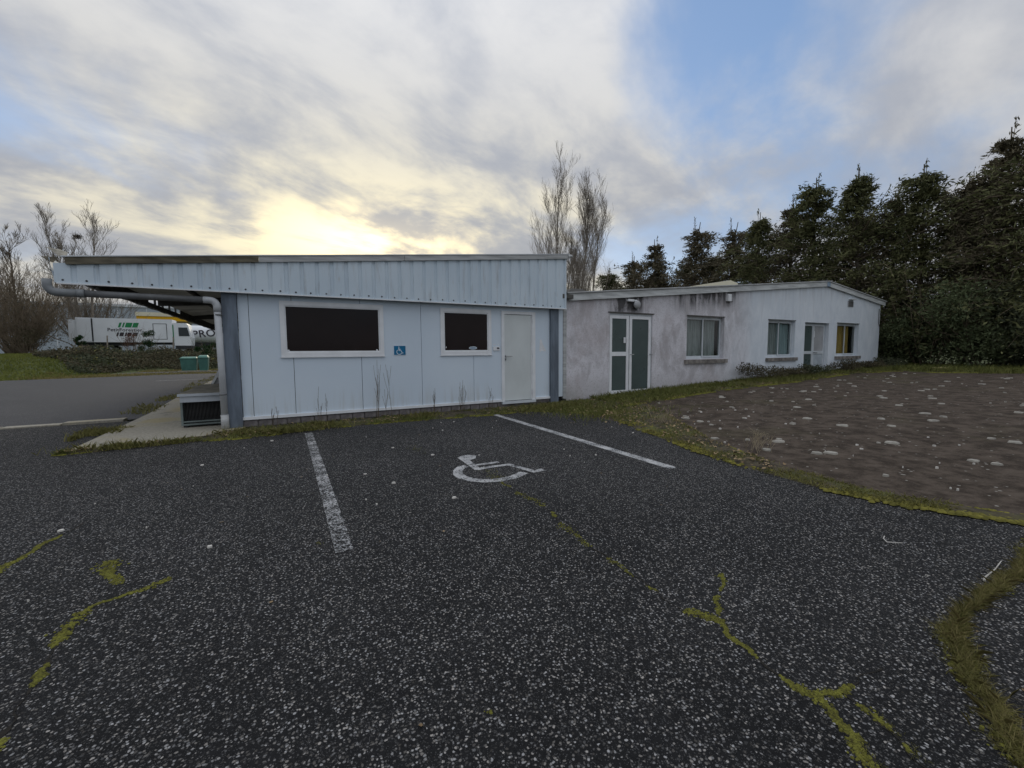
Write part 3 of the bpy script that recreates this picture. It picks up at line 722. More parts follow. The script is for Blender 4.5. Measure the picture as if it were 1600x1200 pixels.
# condenser housing left of the corner
AC = thing('ventilation_unit', 'grey metal ventilation unit with louvred front standing beside the white downpipe', 'vent unit', (-1.2, 10, .04))
yf, yb, xa, xb, zb, zt = 8.92, 11.5, -1.52, -.93, .075, .60
cs = MB(); cs.box(xa, xa+.03, yf, yb, zb, zt); cs.box(xb-.03, xb, yf, yb, zb, zt); cs.box(xa+.03, xb-.03, yb-.03, yb, zb, zt); cs.box(xa+.03, xb-.03, yf+.003, yb-.03, zb, zb+.03)
cs.build('casing', 'case_green', AC)
MB().box(xa+.002, xb-.002, yf-.012, yf-.001, .475, .575).build('front_panel', 'metal_case', AC)
lid = MB().box(xa-.025, xb+.02, yf-.03, yb+.02, zt+.001, zt+.02).build('lid', 'case_lid', AC)
MB().box(xa-.027, xb+.022, yf-.042, yf-.031, zt-.022, zt+.022).build('lid_edge', 'metal_case', lid)
bx('coil_back', 'dark_void', AC, xa+.035, xb-.035, yf+.13, yf+.15, zb+.035, .57)
fin = None
for k in range(26):
    x = xa+.045+k*.0195
    if fin is None: fin = bx('fin', 'fin_dark', AC, 0, .007, yf+.07, yf+.125, zb+.045, .47); fo = fin
    else: fo = fin.copy(); COL.objects.link(fo)
    fo.location.x = x
for z in (.085, .13): bx('front_rail', 'case_green', AC, xa+.031, xb-.031, yf-.004, yf+.03, z, z+.02)
for x in (xa+.02, xb-.08):
    for y in (yf+.05, yb-.15): bx('foot', 'screw', AC, x, x+.06, y, y+.1, .04, .0745)
cv = thing('sloping_cover', 'pale grey slope-sided cover with white edge behind the ventilation unit', 'cover', (-1.2, 12.6, .04))
mb = MB(); mb.add([(-1.72, 12.45, .04), (-.75, 12.45, .04), (-.75, 13.3, .04), (-1.72, 13.3, .04), (-1.25, 12.62, 1.04), (-.95, 12.62, 1.04), (-.95, 13.1, 1.04), (-1.25, 13.1, 1.04)],
       [(3,2,1,0),(4,5,6,7),(0,1,5,4),(1,2,6,5),(2,3,7,6),(3,0,4,7)]); mb.build('cover_body', 'grey_board', cv)
MB().add([(-1.755, 12.43, .04), (-1.70, 12.43, .04), (-1.225, 12.60, 1.05), (-1.28, 12.60, 1.05), (-1.755, 12.47, .04), (-1.70, 12.47, .04), (-1.225, 12.64, 1.05), (-1.28, 12.64, 1.05)],
       [(0,1,2,3),(7,6,5,4),(0,4,5,1),(1,5,6,2),(2,6,7,3),(3,7,4,0)]).build('white_edge', 'van_white', cv)
MB().add([(-1.42, 12.545, .72), (-.85, 12.545, .64), (-.86, 12.56, .74), (-1.38, 12.56, .82), (-1.42, 12.575, .72), (-.85, 12.575, .64), (-.86, 12.60, .74), (-1.38, 12.60, .82)],
       [(0,1,2,3),(7,6,5,4),(0,4,5,1),(1,5,6,2),(2,6,7,3),(3,7,4,0)]).build('white_band', 'van_white', cv)

# ================================================================== RENDERED BUILDING (right)
RB = thing('rendered_building', 'long low building with stained white rendered walls and shallow gabled roof', 'building', (14.5, 14, .2))
rtop = lambda x: (2.60+(x-6.2)*(3.74-2.60)/(18.27-6.2)) if x <= 18.27 else 3.74+(x-18.27)*(3.25-3.74)/(22.77-18.27)
FD = (7.57, 9.13, .14, 2.285); W3 = (10.54, 12.27, 1.03, 2.31); W4 = (14.61, 16.26, 1.03, 2.31); D2 = (16.90, 18.60, .30, 2.285); W5 = (19.20, 20.96, 1.03, 2.31)
OP = [FD, W3, W4, D2, W5]
mb = MB()
xs = [6.19, 18.27, 22.77]
for a, b in ((6.19, 18.27), (18.27, 22.77)):
    holes_wall(mb, a, b, -.1, rtop, [q for q in OP if not (q[1] < a or q[0] > b)], D, D+.22) if b != 22.77 else None
# right of the ridge: D2 straddles it, so cut its column by hand
holes_wall(mb, 18.27, 22.77, -.1, rtop, [D2, W5], D, D+.22)
mb.build('wall', 'render_wall', RB)
mb = MB(); mb.box(22.55, 22.77, D+.22, 21, -.1, 3.20); mb.box(6.19, 6.40, D+.22, 21, -.1, 2.5); mb.box(6.4, 22.55, 20.8, 21, -.1, 2.5); mb.build('side_wall', 'render_wall', RB)
bx('inner_floor', 'dark_void', RB, 6.4, 22.5, D+.23, 20.7, .02, .12); bx('inner_partition', 'dark_void', RB, 6.42, 22.5, 10.6, 10.7, .13, 2.55)
def roofpiece(a, b, name, m_, z0, z1, y0, y1):
    MB().prism([(a, rtop(a)+z0), (b, rtop(b)+z0), (b, rtop(b)+z1), (a, rtop(a)+z1)], y0, y1).build(name, m_, RB)
rtop_e = rtop
roofpiece(6.2, 18.268, 'roof', 'roof_sheet', .005, .09, D-.04, 21.2); roofpiece(18.272, 23.0, 'roof', 'roof_sheet', .005, .09, D-.04, 21.2)
for a, b, m_ in ((6.22, 9.4, 'fascia_board'), (9.405, 12.9, 'fascia_board'), (12.905, 18.16, 'fascia_board'), (18.16+.005, 18.40, 'board_blue'), (18.405, 23.05, 'fascia_board')):
    if a < 18.27 < b:
        mb = MB().prism([(a, rtop(a)-.085), (18.27, rtop(18.27)-.085), (b, rtop(b)-.085), (b, rtop(b)+.095), (18.27, rtop(18.27)+.095), (a, rtop(a)+.095)], D-.075, D-.042)
    else: mb = MB().prism([(a, rtop(a)-.085), (b, rtop(b)-.085), (b, rtop(b)+.085), (a, rtop(a)+.085)], D-.07, D-.042)
    mb.build('fascia_board', m_, RB)
for a, b in ((6.15, 18.268), (18.272, 23.1)):
    MB().prism([(a, rtop(a)+.092), (b, rtop(b)+.092), (b, rtop(b)+.125), (a, rtop(a)+.125)], D-.10, D+.10).build('roof_trim', 'trim_grey', RB)
MB().box(5.98, 6.3, D-.14, D-.06, 2.56, 2.66).build('gutter_end', 'joist', RB)
MB().add([(6.5, 9.0, 2.72), (7.6, 9.0, 2.76), (7.6, 9.9, 2.76), (6.5, 9.9, 2.72), (6.85, 9.2, 2.95), (7.2, 9.2, 2.95), (7.2, 9.7, 2.95), (6.85, 9.7, 2.95)],
         [(3,2,1,0),(4,5,6,7),(0,1,5,4),(1,2,6,5),(2,3,7,6),(3,0,4,7)]).build('roof_vent', 'joist', RB)
# roof light with a cream kerb
sk = MB(); sk.prism([(13.5, 3.20), (15.4, 3.42), (15.4, 3.82), (14.95, 3.90), (13.5, 3.66)], 10.2, 11.4).build('roof_light', 'cream_roof', RB)
# windows
def alu_window(q, curt):
    x0, x1, z0, z1 = q; y = D+.13; w_ = MB(); f_ = .05
    for a in ((x0, x1, z1-f_, z1), (x0, x1, z0, z0+f_), (x0, x0+f_, z0+f_, z1-f_), (x1-f_, x1, z0+f_, z1-f_)): w_.box(a[0], a[1], y, y+.06, a[2], a[3])
    w = w_.build('window', 'alu_frame', RB); xm = (x0+x1)/2
    for k, (a, b) in enumerate(((x0+f_, xm+.03), (xm-.03, x1-f_))):
        yy = y+.012-.022*k; s_ = MB(); g = .04
        for c in ((a, b, z1-f_-g, z1-f_), (a, b, z0+f_, z0+f_+g), (a, a+g, z0+f_+g, z1-f_-g), (b-g, b, z0+f_+g, z1-f_-g)): s_.box(c[0], c[1], yy-.012, yy+.008, c[2], c[3])
        s_.build('sash', 'alu_frame', w)
        bx('pane', 'glass_clear', w, a+g, b-g, yy-.003, yy+.002, z0+f_+g, z1-f_-g)
        cm, ca_, cb_ = curt[k]
        V = []; F = []; nn = 40
        for i in range(nn+1):
            x = a+.02+(b-a-.04)*(ca_+(cb_-ca_)*i/nn); dy = .02*math.sin(i*1.25)+.006*math.sin(i*2.9)
            V += [(x, y+.085+dy, z0+.02), (x, y+.085+dy*.7, z1-.03)]
        for i in range(nn): F.append((2*i, 2*i+2, 2*i+3, 2*i+1))
        mesh('curtain', V, F, cm, w)
    MB().box(x0-.09, x1+.12, D-.075, D+.128, z0-.135, z0-.02).build('sill', 'sill_stone', w)
    MB().prism([(x0-.02, z1+.004), (x1+.02, z1+.004), (x1+.02, z1+.022), (x0-.02, z1+.022)], D-.012, D+.02).build('drip_strip', 'joist', w)
    bx('sill_bed', 'sill_stone', w, x0, x1, D+.02, D+.2, z0-.02, z0-.001)
    return w
alu_window(W3, (('curtain', 0, 1), ('curtain', 0, .85)))
alu_window(W4, (('curtain', 0, 1), ('blind_teal', 0, 1)))
alu_window(W5, (('curtain_yellow', 0, 1), ('curtain_yellow', 0, .6)))
# glazed double door
x0, x1, z0, z1 = FD; y = D+.035; f_ = .085
gd = MB().box(x0, x1, y, y+.07, z1-.05, z1).box(x0, x0+.03, y, y+.07, z0, z1-.05).box(x1-.03, x1, y, y+.07, z0, z1-.05).build('double_door', 'alu_frame', RB)
def leaf(a, b, ya, mid=None, m_='white_frame', gm_='glass_frosted', par=None, bot=None, f_=.085, zz=None):
    za, zb_ = zz; l = MB()
    for c in ((a, b, zb_-f_, zb_), (a, b, za, za+f_), (a, a+f_, za+f_, zb_-f_), (b-f_, b, za+f_, zb_-f_)): l.box(c[0], c[1], ya, ya+.045, c[2], c[3])
    if mid: l.box(a+f_, b-f_, ya+.002, ya+.043, mid-.055, mid+.055)
    lf = l.build('door_leaf', m_, par)
    parts = [(za+f_, mid-.055), (mid+.055, zb_-f_)] if mid else [(za+f_, zb_-f_)]
    for i, (c0, c1) in enumerate(parts): bx('pane', (bot if bot and i == 0 else gm_), lf, a+f_, b-f_, ya+.018, ya+.026, c0, c1)
    return lf
xm = (x0+x1)/2-.06
l1 = leaf(x0+.032, xm-.012, y-.01, 1.21, par=gd, zz=(z0+.01, z1-.055)); l2 = leaf(xm+.018, x1-.032, y-.01, None, par=gd, zz=(z0+.01, z1-.055))
bx('letter_notice', 'paper', l1, xm-.20, xm-.125, y-.014, y-.0105, 1.50, 1.65)
for lx in (xm+.05, x1-.07): MB().tube([(lx, y-.01, 1.19), (lx, y-.05, 1.19), (lx+.09, y-.055, 1.19)], .011, 8).build('handle', 'chrome', l2)
bx('threshold', 'sill_stone', gd, x0-.02, x1+.02, D-.03, D+.12, .02, z0)
MB().prism([(x0-.05, z1+.003), (x1+.05, z1+.003), (x1+.05, z1+.03), (x0-.05, z1+.03)], D-.02, D+.03).build('drip_strip', 'joist', gd)
# grey double door further along
x0, x1, z0, z1 = D2; y = D+.14
sdn = MB().box(x0, x1, y, y+.06, z1-.05, z1).box(x0, x0+.05, y, y+.06, z0, z1-.05).box(x1-.05, x1, y, y+.06, z0, z1-.05).build('double_door', 'door_steel', RB)
xm = (x0+x1)/2
l3 = leaf(x0+.052, xm-.006, y-.012, 1.17, 'alu_frame', par=sdn, zz=(z0+.01, z1-.055), f_=.065); l4 = leaf(xm+.006, x1-.052, y-.012, 1.17, 'alu_frame', gm_='lens_grey', bot='door_steel', par=sdn, zz=(z0+.01, z1-.055), f_=.065)
MB().tube([(xm+.06, y-.012, 1.16), (xm+.06, y-.06, 1.16), (xm+.22, y-.062, 1.155)], .013, 8).build('handle', 'screw', l4)
bx('paper_scrap', 'paper', l4, xm+.075, xm+.12, y-.002, y+.004, 1.75, 1.98)
# wall fittings
fl = thing('floodlight', 'round white outdoor lamp above the glazed double door', 'lamp', (8.42, D, 2.5))
MB().box(8.14, 8.34, D-.09, D-.001, 2.60, 2.66).build('bracket', 'white_frame', fl)
MB().tube([(8.34, D-.06, 2.63), (8.46, D-.07, 2.63)], .02, 8).build('arm', 'white_frame', fl)
prof = [(0, .0), (.07, .0), (.105, .02), (.115, .05), (.10, .085), (.05, .10), (0, .102)]
V = []; F = []; K = 20
for r_, dpt in prof:
    for j in range(K): a = 2*math.pi*j/K; V.append((8.46+r_*math.cos(a), D-.03-dpt, 2.525+r_*math.sin(a)))
for i in range(len(prof)-1):
    for j in range(K): F.append((i*K+j, i*K+(j+1)%K, (i+1)*K+(j+1)%K, (i+1)*K+j))
mesh('lamp_head', V, F, 'lens_grey', fl, True)
MB().box(8.42, 8.50, D-.03, D-.001, 2.49, 2.56).build('mount', 'joist', fl)
MB().tube([(8.45, D-.05, 2.435), (8.45, D-.06, 2.37)], [.03, .022], 8).build('sensor', 'screw', fl)
ab = thing('alarm_box', 'small white box high on the rendered wall right of the first window', 'alarm box', (12.38, D, 2.9))
MB().box(12.30, 12.46, D-.09, D-.001, 2.81, 3.03).build('box_body', 'white_frame', ab); MB().box(12.31, 12.50, D-.10, D-.002, 2.785, 2.808).build('box_base', 'joist', ab)
vg = thing('vent_grille', 'small louvred vent grille under the right roof slope', 'vent', (20.15, D, 3.0))
bx('vent_frame', 'grey_board', vg, 19.93, 20.36, D-.02, D-.001, 2.98, 3.20)
for k in range(4): MB().prism([(19.96, 3.0+k*.05), (20.33, 3.0+k*.05), (20.33, 3.03+k*.05), (19.96, 3.03+k*.05)], D-.032, D-.021).build('slat', 'joist', vg)
MB().box(19.98, 20.36, D-.12, D-.001, 3.245, 3.275).build('hood', 'fascia_board', vg)
cb = MB().tube([(22.60, D-.03, 3.0), (22.60, D-.03, 2.4), (22.72, D-.03, 2.2)], .012, 6); cb.build('wall_cable', 'joist', RB)

# ================================================================== BACKGROUND, LEFT
def gz(x, y): return float(ground_z(x, y))
# far hall
HB = thing('warehouse', 'large pale grey warehouse far behind the white truck', 'warehouse', (-30, 110, 1.55))
MB().box(-82, 6, 100, 135, 1.0, 9.7).build('wall', 'hall_cladding', HB)
for k in range(22): bx('cladding_joint', 'hall_roof', HB, -81+k*4.0, -80.9+k*4.0, 99.96, 99.99, 1.5, 9.6)
MB().prism([(-82.3, 9.7), (6.3, 9.7), (6.3, 10.15), (-82.3, 10.15)], 99.8, 135.2).build('roof', 'hall_roof', HB)
# yellow canopy
YC = thing('station_canopy', 'yellow edged flat canopy with cream roof behind the truck', 'canopy', (-15, 88, 1.55))
mb = MB(); mb.slab([(-19.1, 85), (-12.2, 85), (-11.6, 85.6), (-11.4, 87), (-11.4, 91), (-19.1, 91)], 6.45, 7.15); mb.build('canopy_band', 'yellow_band', YC)
mb = MB(); mb.slab([(-19.2, 84.9), (-12.1, 84.9), (-11.5, 85.5), (-11.3, 87), (-11.3, 91.1), (-19.2, 91.1)], 7.152, 7.75); mb.build('canopy_roof', 'cream_roof', YC)
for x in (-17.6, -13.0): MB().box(x, x+.4, 87, 87.4, 1.4, 6.448).build('canopy_post', 'hall_roof', YC)

def text_mesh(name, s_, size, mat_, parent, loc, shear=0.0, rotz=0.0):
    cu = bpy.data.curves.new(name, 'FONT'); cu.body = s_; cu.size = size; cu.extrude = .006; cu.shear = shear; cu.space_character = 1.05; cu.offset = .012*size
    to = bpy.data.objects.new(name, cu); COL.objects.link(to)
    bpy.context.view_layer.update()
    me = bpy.data.meshes.new_from_object(to.evaluated_get(bpy.context.evaluated_depsgraph_get()))
    bpy.data.objects.remove(to); me.materials.clear(); me.materials.append(MATS[mat_])
    M_ = Matrix.Translation(loc) @ Matrix.Rotation(rotz, 4, 'Y') @ Matrix.Rotation(math.pi/2, 4, 'X'); me.transform(M_)
    o = bpy.data.objects.new(name, me); COL.objects.link(o); attach(o, parent); return o
def wheel(parent, x, y, z, r_, w):
    K = 20; prof = [(.55*r_, .02), (.62*r_, -.01), (.95*r_, -.0), (r_, .05), (r_, w-.05), (.95*r_, w), (.55*r_, w)]
    V = [(x+q*math.cos(2*math.pi*j/K), y+dpt, z+q*math.sin(2*math.pi*j/K)) for q, dpt in prof for j in range(K)]
    F = [(i*K+j, i*K+(j+1)%K, (i+1)*K+(j+1)%K, (i+1)*K+j) for i in range(len(prof)-1) for j in range(K)]
    t = mesh('wheel', V, F, 'rubber', parent)
    MB().tube([(x, y+.03, z), (x, y+.10, z)], [.5*r_, .56*r_], K).build('rim', 'metal_case', t)
# box truck
TY = 62.0; gt = gz(-14, TY)
TK = thing('box_truck', 'white refrigerated box truck with green logo parked behind the bank', 'truck', (-14, TY+1.2, gt))
bxm = MB().box(-18.95, -10.80, TY, TY+2.5, 2.62, 5.24).build('cargo_box', 'van_white', TK)
MB().box(-19.55, -18.97, TY+.05, TY+2.4, 2.80, 5.0).build('tail_housing', 'van_white', TK)
sdp = MB().box(-18.86, -17.72, TY-.035, TY-.002, 2.72, 5.16).build('side_door', 'van_white', bxm)
bx('door_seal', 'truck_dark', bxm, -17.715, -17.60, TY-.04, TY-.002, 2.70, 5.17)
for a in ((-12.55, -12.50, 2.95, 4.75), (-11.35, -11.30, 2.95, 4.75)): bx('door_seal', 'truck_dark', bxm, a[0], a[1], TY-.02, TY-.002, a[2], a[3])
for a in ((-12.498, -11.352, 4.70, 4.75), (-12.498, -11.352, 2.95, 3.0)): bx('door_seal', 'truck_dark', bxm, a[0], a[1], TY-.02, TY-.002, a[2], a[3])
for x, w in ((-15.55, .20), (-15.22, .14), (-14.98, .55), (-14.36, .46)):
    MB().prism([(x, 4.26), (x+w, 4.26), (x+w+.16, 4.78), (x+.16, 4.78)], TY-.014, TY-.002).build('logo_bar', 'truck_green', bxm)
text_mesh('lettering', 'PetitForestier', .50, 'letter_dark', bxm, (-16.45, TY-.008, 3.82))
for x, w in ((-15.75, .16), (-15.5, .34), (-15.05, .14), (-14.85, .34), (-14.4, .42)):
    MB().prism([(x, 3.28), (x+w, 3.28), (x+w+.12, 3.70), (x+.12, 3.70)], TY-.014, TY-.002).build('logo_bar', 'letter_dark', bxm)
MB().box(-18.6, -10.85, TY+.35, TY+2.1, 2.25, 2.61).build('chassis', 'truck_dark', TK)
MB().box(-14.2, -10.9, TY+.02, TY+.10, 2.10, 2.34).build('side_guard', 'metal_case', TK)
for x in (-17.6, -16.4, -9.9): wheel(TK, x, TY+.12, gt+.5, .5, .32); wheel(TK, x, TY+2.05, gt+.5, .5, .32)
cab = MB().prism([(-10.70, 2.25), (-9.15, 2.25), (-9.05, 3.2), (-9.35, 4.65), (-9.55, 4.85), (-10.70, 4.85)], TY+.05, TY+2.45).build('cab', 'van_white', TK)
MB().prism([(-10.25, 3.35), (-9.22, 3.35), (-9.42, 4.35), (-10.25, 4.35)], TY+.02, TY+.049).build('side_window', 'glass_cab', cab)
MB().box(-10.79, -10.71, TY+.0, TY+.3, 2.7, 4.6).build('air_duct', 'truck_green', cab)
MB().box(-10.6, -9.0, TY+.03, TY+2.47, 1.85, 2.248).build('bumper', 'truck_dark', TK)
# tanker
TNY = 66.5; TN = thing('tanker_trailer', 'white tanker with large dark lettering right of the box truck', 'tanker', (-7.5, TNY+1.2, gz(-7.5, TNY)))
K = 28; V = []; F = []
for i, (x, s_) in enumerate(((-11.2, .86), (-10.9, 1.0), (-5.2, 1.0), (-4.9, .86))):
    for j in range(K):
        a = 2*math.pi*j/K; V.append((x, TNY+1.25+1.25*s_*math.cos(a), 3.75+1.16*s_*math.sin(a)))
for i in range(3):
    for j in range(K): F.append((i*K+j, (i+1)*K+j, (i+1)*K+(j+1)%K, i*K+(j+1)%K))
F += [tuple(range(K)), tuple(range(4*K-1, 3*K-1, -1))]
tkm = mesh('tank', V, F, 'van_white', TN, True)
text_mesh('lettering', 'PRO', 1.25, 'letter_dark', tkm, (-9.62, TNY-.03, 3.32), rotz=-.10)
MB().box(-11.0, -5.0, TNY+.5, TNY+2.0, 2.05, 2.62).build('chassis', 'truck_dark', TN)
for x in (-9.6, -6.8, -5.7): wheel(TN, x, TNY+.25, gz(-8, TNY)+.5, .5, .32); wheel(TN, x, TNY+1.95, gz(-8, TNY)+.5, .5, .32)
# bins
def bin_(label, x, y, w, h, lidh):
    b = thing('wheelie_bin', label, 'bin', (x+w/2, y+.35, gz(x, y)), 'green bins at the end of the rear yard'); z = gz(x, y)
    MB().add([(x+.07, y+.07, z+.06), (x+w-.07, y+.07, z+.06), (x+w-.07, y+.62, z+.06), (x+.07, y+.62, z+.06), (x, y, z+h), (x+w, y, z+h), (x+w, y+.7, z+h), (x, y+.7, z+h)],
             [(3,2,1,0),(4,5,6,7),(0,1,5,4),(1,2,6,5),(2,3,7,6),(3,0,4,7)]).build('bin_body', 'bin_green', b)
    MB().box(x-.03, x+w+.03, y-.03, y+.73, z+h+.001, z+h+.045).build('rim', 'bin_lid', b)
    MB().add([(x, y, z+h+.046), (x+w, y, z+h+.046), (x+w, y+.7, z+h+.046), (x, y+.7, z+h+.046), (x+.06, y+.1, z+h+lidh), (x+w-.06, y+.1, z+h+lidh), (x+w-.06, y+.6, z+h+lidh+.05), (x+.06, y+.6, z+h+lidh+.05)],
             [(3,2,1,0),(4,5,6,7),(0,1,5,4),(1,2,6,5),(2,3,7,6),(3,0,4,7)]).build('lid', 'bin_lid', b)
    for a in (x+.12, x+w-.2): MB().tube([(a, y+.55, z+.08), (a+.07, y+.55, z+.08)], .08, 10).build('wheel', 'rubber', b)
bin_('wide green bin on the left of the pair beyond the rear yard', -6.42, 38.6, 1.0, .93, .10); bin_('narrow taller green bin on the right of the pair beyond the rear yard', -5.30, 38.2, .62, .98, .16)
bx_ = MB().box(-6.5, -4.6, 38.1, 38.45, -.02, .06); tag(bx_.build('kerb_stone', 'concrete'), 'pale concrete kerb stone in front of the green bins', 'kerb')

# ================================================================== VEGETATION
def leaves_mesh(C, Dv, L, Wd, jitter=.5):
    """diamond leaves: centres C, axis Dv (unit), length L, width Wd -> verts, quads"""
    n_ = len(C); R_ = NR.normal(size=(n_, 3)); side = np.cross(Dv, R_); side /= np.linalg.norm(side, axis=1, keepdims=True)+1e-9
    L = np.broadcast_to(L, n_)[:, None]; Wd = np.broadcast_to(Wd, n_)[:, None]
    V = np.stack([C-Dv*L*.5, C+side*Wd*.5, C+Dv*L*.5, C-side*Wd*.5], 1).reshape(-1, 3)
    return V, np.arange(n_*4).reshape(-1, 4)
def segs_mesh(P0, P1, R0, R1, k=4):
    P0, P1 = np.asarray(P0, float), np.asarray(P1, float); n_ = len(P0); a = P1-P0; a /= np.linalg.norm(a, axis=1, keepdims=True)+1e-9
    ref = np.where(np.abs(a[:, 2:3]) < .9, [[0, 0, 1.]], [[1., 0, 0]]); e1 = np.cross(a, ref); e1 /= np.linalg.norm(e1, axis=1, keepdims=True); e2 = np.cross(a, e1)
    V = []
    for P_, R_ in ((P0, R0), (P1, R1)):
        for j in range(k):
            q = 2*math.pi*j/k; V.append(P_+(e1*math.cos(q)+e2*math.sin(q))*np.asarray(R_)[:, None])
    V = np.stack(V, 1).reshape(-1, 3); b = (np.arange(n_)*2*k)[:, None]
    F = np.concatenate([b+np.array([[j, (j+1) % k, k+(j+1) % k, k+j]]) for j in range(k)], 0)
    return V, F
def unit(v): return v/(np.linalg.norm(v, axis=-1, keepdims=True)+1e-9)
def grow(root, dirv, length, r, depth, out, spread, up, kids, taper=.6, wig=.12, seglen=4):
    """recursive bare branching; appends (p0,p1,r0,r1)"""
    p = np.array(root, float); d_ = unit(np.array(dirv, float)); n_ = seglen; rr = r
    pts = [p]
    for i in range(n_):
        d_ = unit(d_+NR.normal(size=3)*wig+np.array([0, 0, up])*.12); q = p+d_*length/n_; r1 = r*(1-(1-taper*.45)*(i+1)/n_)
        out.append((p, q, rr, r1)); p = q; rr = r1; pts.append(p)
    if depth <= 0: return
    for k in range(kids[0]):
        t = NR.uniform(.18, 1.0); i = min(int(t*n_), n_-1); base = pts[i]+(pts[i+1]-pts[i])*(t*n_-i)
        axis = unit(pts[i+1]-pts[i]); side = unit(np.cross(axis, NR.normal(size=3)))
        nd = unit(axis*math.cos(spread)+side*math.sin(spread)+np.array([0, 0, up*.35]))
        grow(base, nd, length*NR.uniform(.38, .62)*(1.15-.45*t), r*NR.uniform(.35, .5)*(1.1-.4*t), depth-1, out, spread, up, kids[1:], taper, wig*1.25, 3)
def bare_tree(name, label, H, r, loc, fork=1, spread=.5, up=1.0, kids=(22, 7, 4), depth=3, m_='bark_pale', group=None, first=.25, cat='tree', lean=0, minr=.0065):
    out = []
    for k in range(fork):
        a = NR.uniform(0, 6.28); off = np.array([math.cos(a), math.sin(a), 0])*.12*(fork > 1)
        p = np.array([0, 0, -.15])+off; d_ = np.array([off[0]*1.6+lean, off[1]*1.6, 1.0])
        # trunk in segments, branches start above `first`
        n_ = 9; pts = [p]; rr = r*(1 if k == 0 else .8); Hk = H*(1 if k == 0 else NR.uniform(.75, .95))
        for i in range(n_):
            d_ = unit(d_+NR.normal(size=3)*.045+np.array([0, 0, .06])); q = p+d_*Hk/n_
            out.append((p, q, rr*(1-.9*i/n_), rr*(1-.9*(i+1)/n_))); p = q; pts.append(p)
        for j in range(kids[0]):
            t = first+(1-first)*NR.random()**.9; t = min(t, .985); i = min(int(t*n_), n_-1); base = pts[i]+(pts[i+1]-pts[i])*(t*n_-i)
            a = NR.uniform(0, 6.28); sp = spread*NR.uniform(.7, 1.3)
            nd = np.array([math.cos(a)*math.sin(sp), math.sin(a)*math.sin(sp), math.cos(sp)])
            grow(base, nd, Hk*NR.uniform(.18, .40)*(1.2-.75*t), rr*(.30-.20*t), depth-1, out, spread*1.1, up, kids[1:])
    out_tr = out[:9*1]; P0 = np.array([o[0] for o in out]); P1 = np.array([o[1] for o in out]); R0 = np.array([max(o[2], minr) for o in out]); R1 = np.array([max(o[3], minr*.8) for o in out])
    T = thing(name, label, cat, (loc[0], loc[1], gz(*loc)), group)
    isT = np.zeros(len(out), bool); 
    big = R0 > r*.30
    V, F = segs_mesh(P0[big], P1[big], R0[big], R1[big], 7); tr = mesh('trunk', V, F, m_); tr.parent = T
    V, F = segs_mesh(P0[~big], P1[~big], R0[~big], R1[~big], 3); cr = mesh('crown', V, F, m_ if m_ != 'bark' else 'twig_brown'); cr.parent = T
    return T
bare_tree('poplar_tree', 'tall bare poplar, left of the two behind the roof end', 14.2, .15, (20.3, 27.7), 2, .42, 1.2, (46, 10, 5), 3, group='bare poplars behind the buildings', first=.1)
bare_tree('poplar_tree', 'slimmer bare poplar, right of the two behind the roof end', 12.6, .12, (22.6, 28.6), 3, .40, 1.2, (28, 10, 5), 3, group='bare poplars behind the buildings', first=.1)
bare_tree('poplar_tree', 'bare forked poplar with a nest showing above the roof corner', 16.8, .22, (-20.6, 70.7), 4, .50, 1.1, (24, 9, 4), 3, group='bare trees beyond the left bank', first=.2, minr=.011)
bare_tree('bare_tree', 'bare branching tree left of the roof corner above the brown shrubs', 12.4, .2, (-25.2, 66), 2, .55, 1.0, (26, 8, 5), 3, m_='bark', group='bare trees beyond the left bank', first=.3, minr=.011)
bare_tree('bare_tree', 'bare branching tree at the left edge of the picture', 11.6, .2, (-28.4, 70), 1, .6, .9, (30, 8, 5), 3, m_='bark', group='bare trees beyond the left bank', first=.3, minr=.011)
NS = thing('bird_nest', 'dark bird nest high in the bare forked poplar', 'nest', (-20.75, 70.6, 15.4))
V, F = segs_mesh(*(lambda c: (c-NR.normal(size=c.shape)*.14, c+NR.normal(size=c.shape)*.14, np.full(len(c), .02), np.full(len(c), .015)))(np.array([-20.75, 70.6, 15.4])+NR.normal(size=(160, 3))*[.18, .18, .11]), 3)
mesh('nest_twigs', V, F, 'bark', NS)

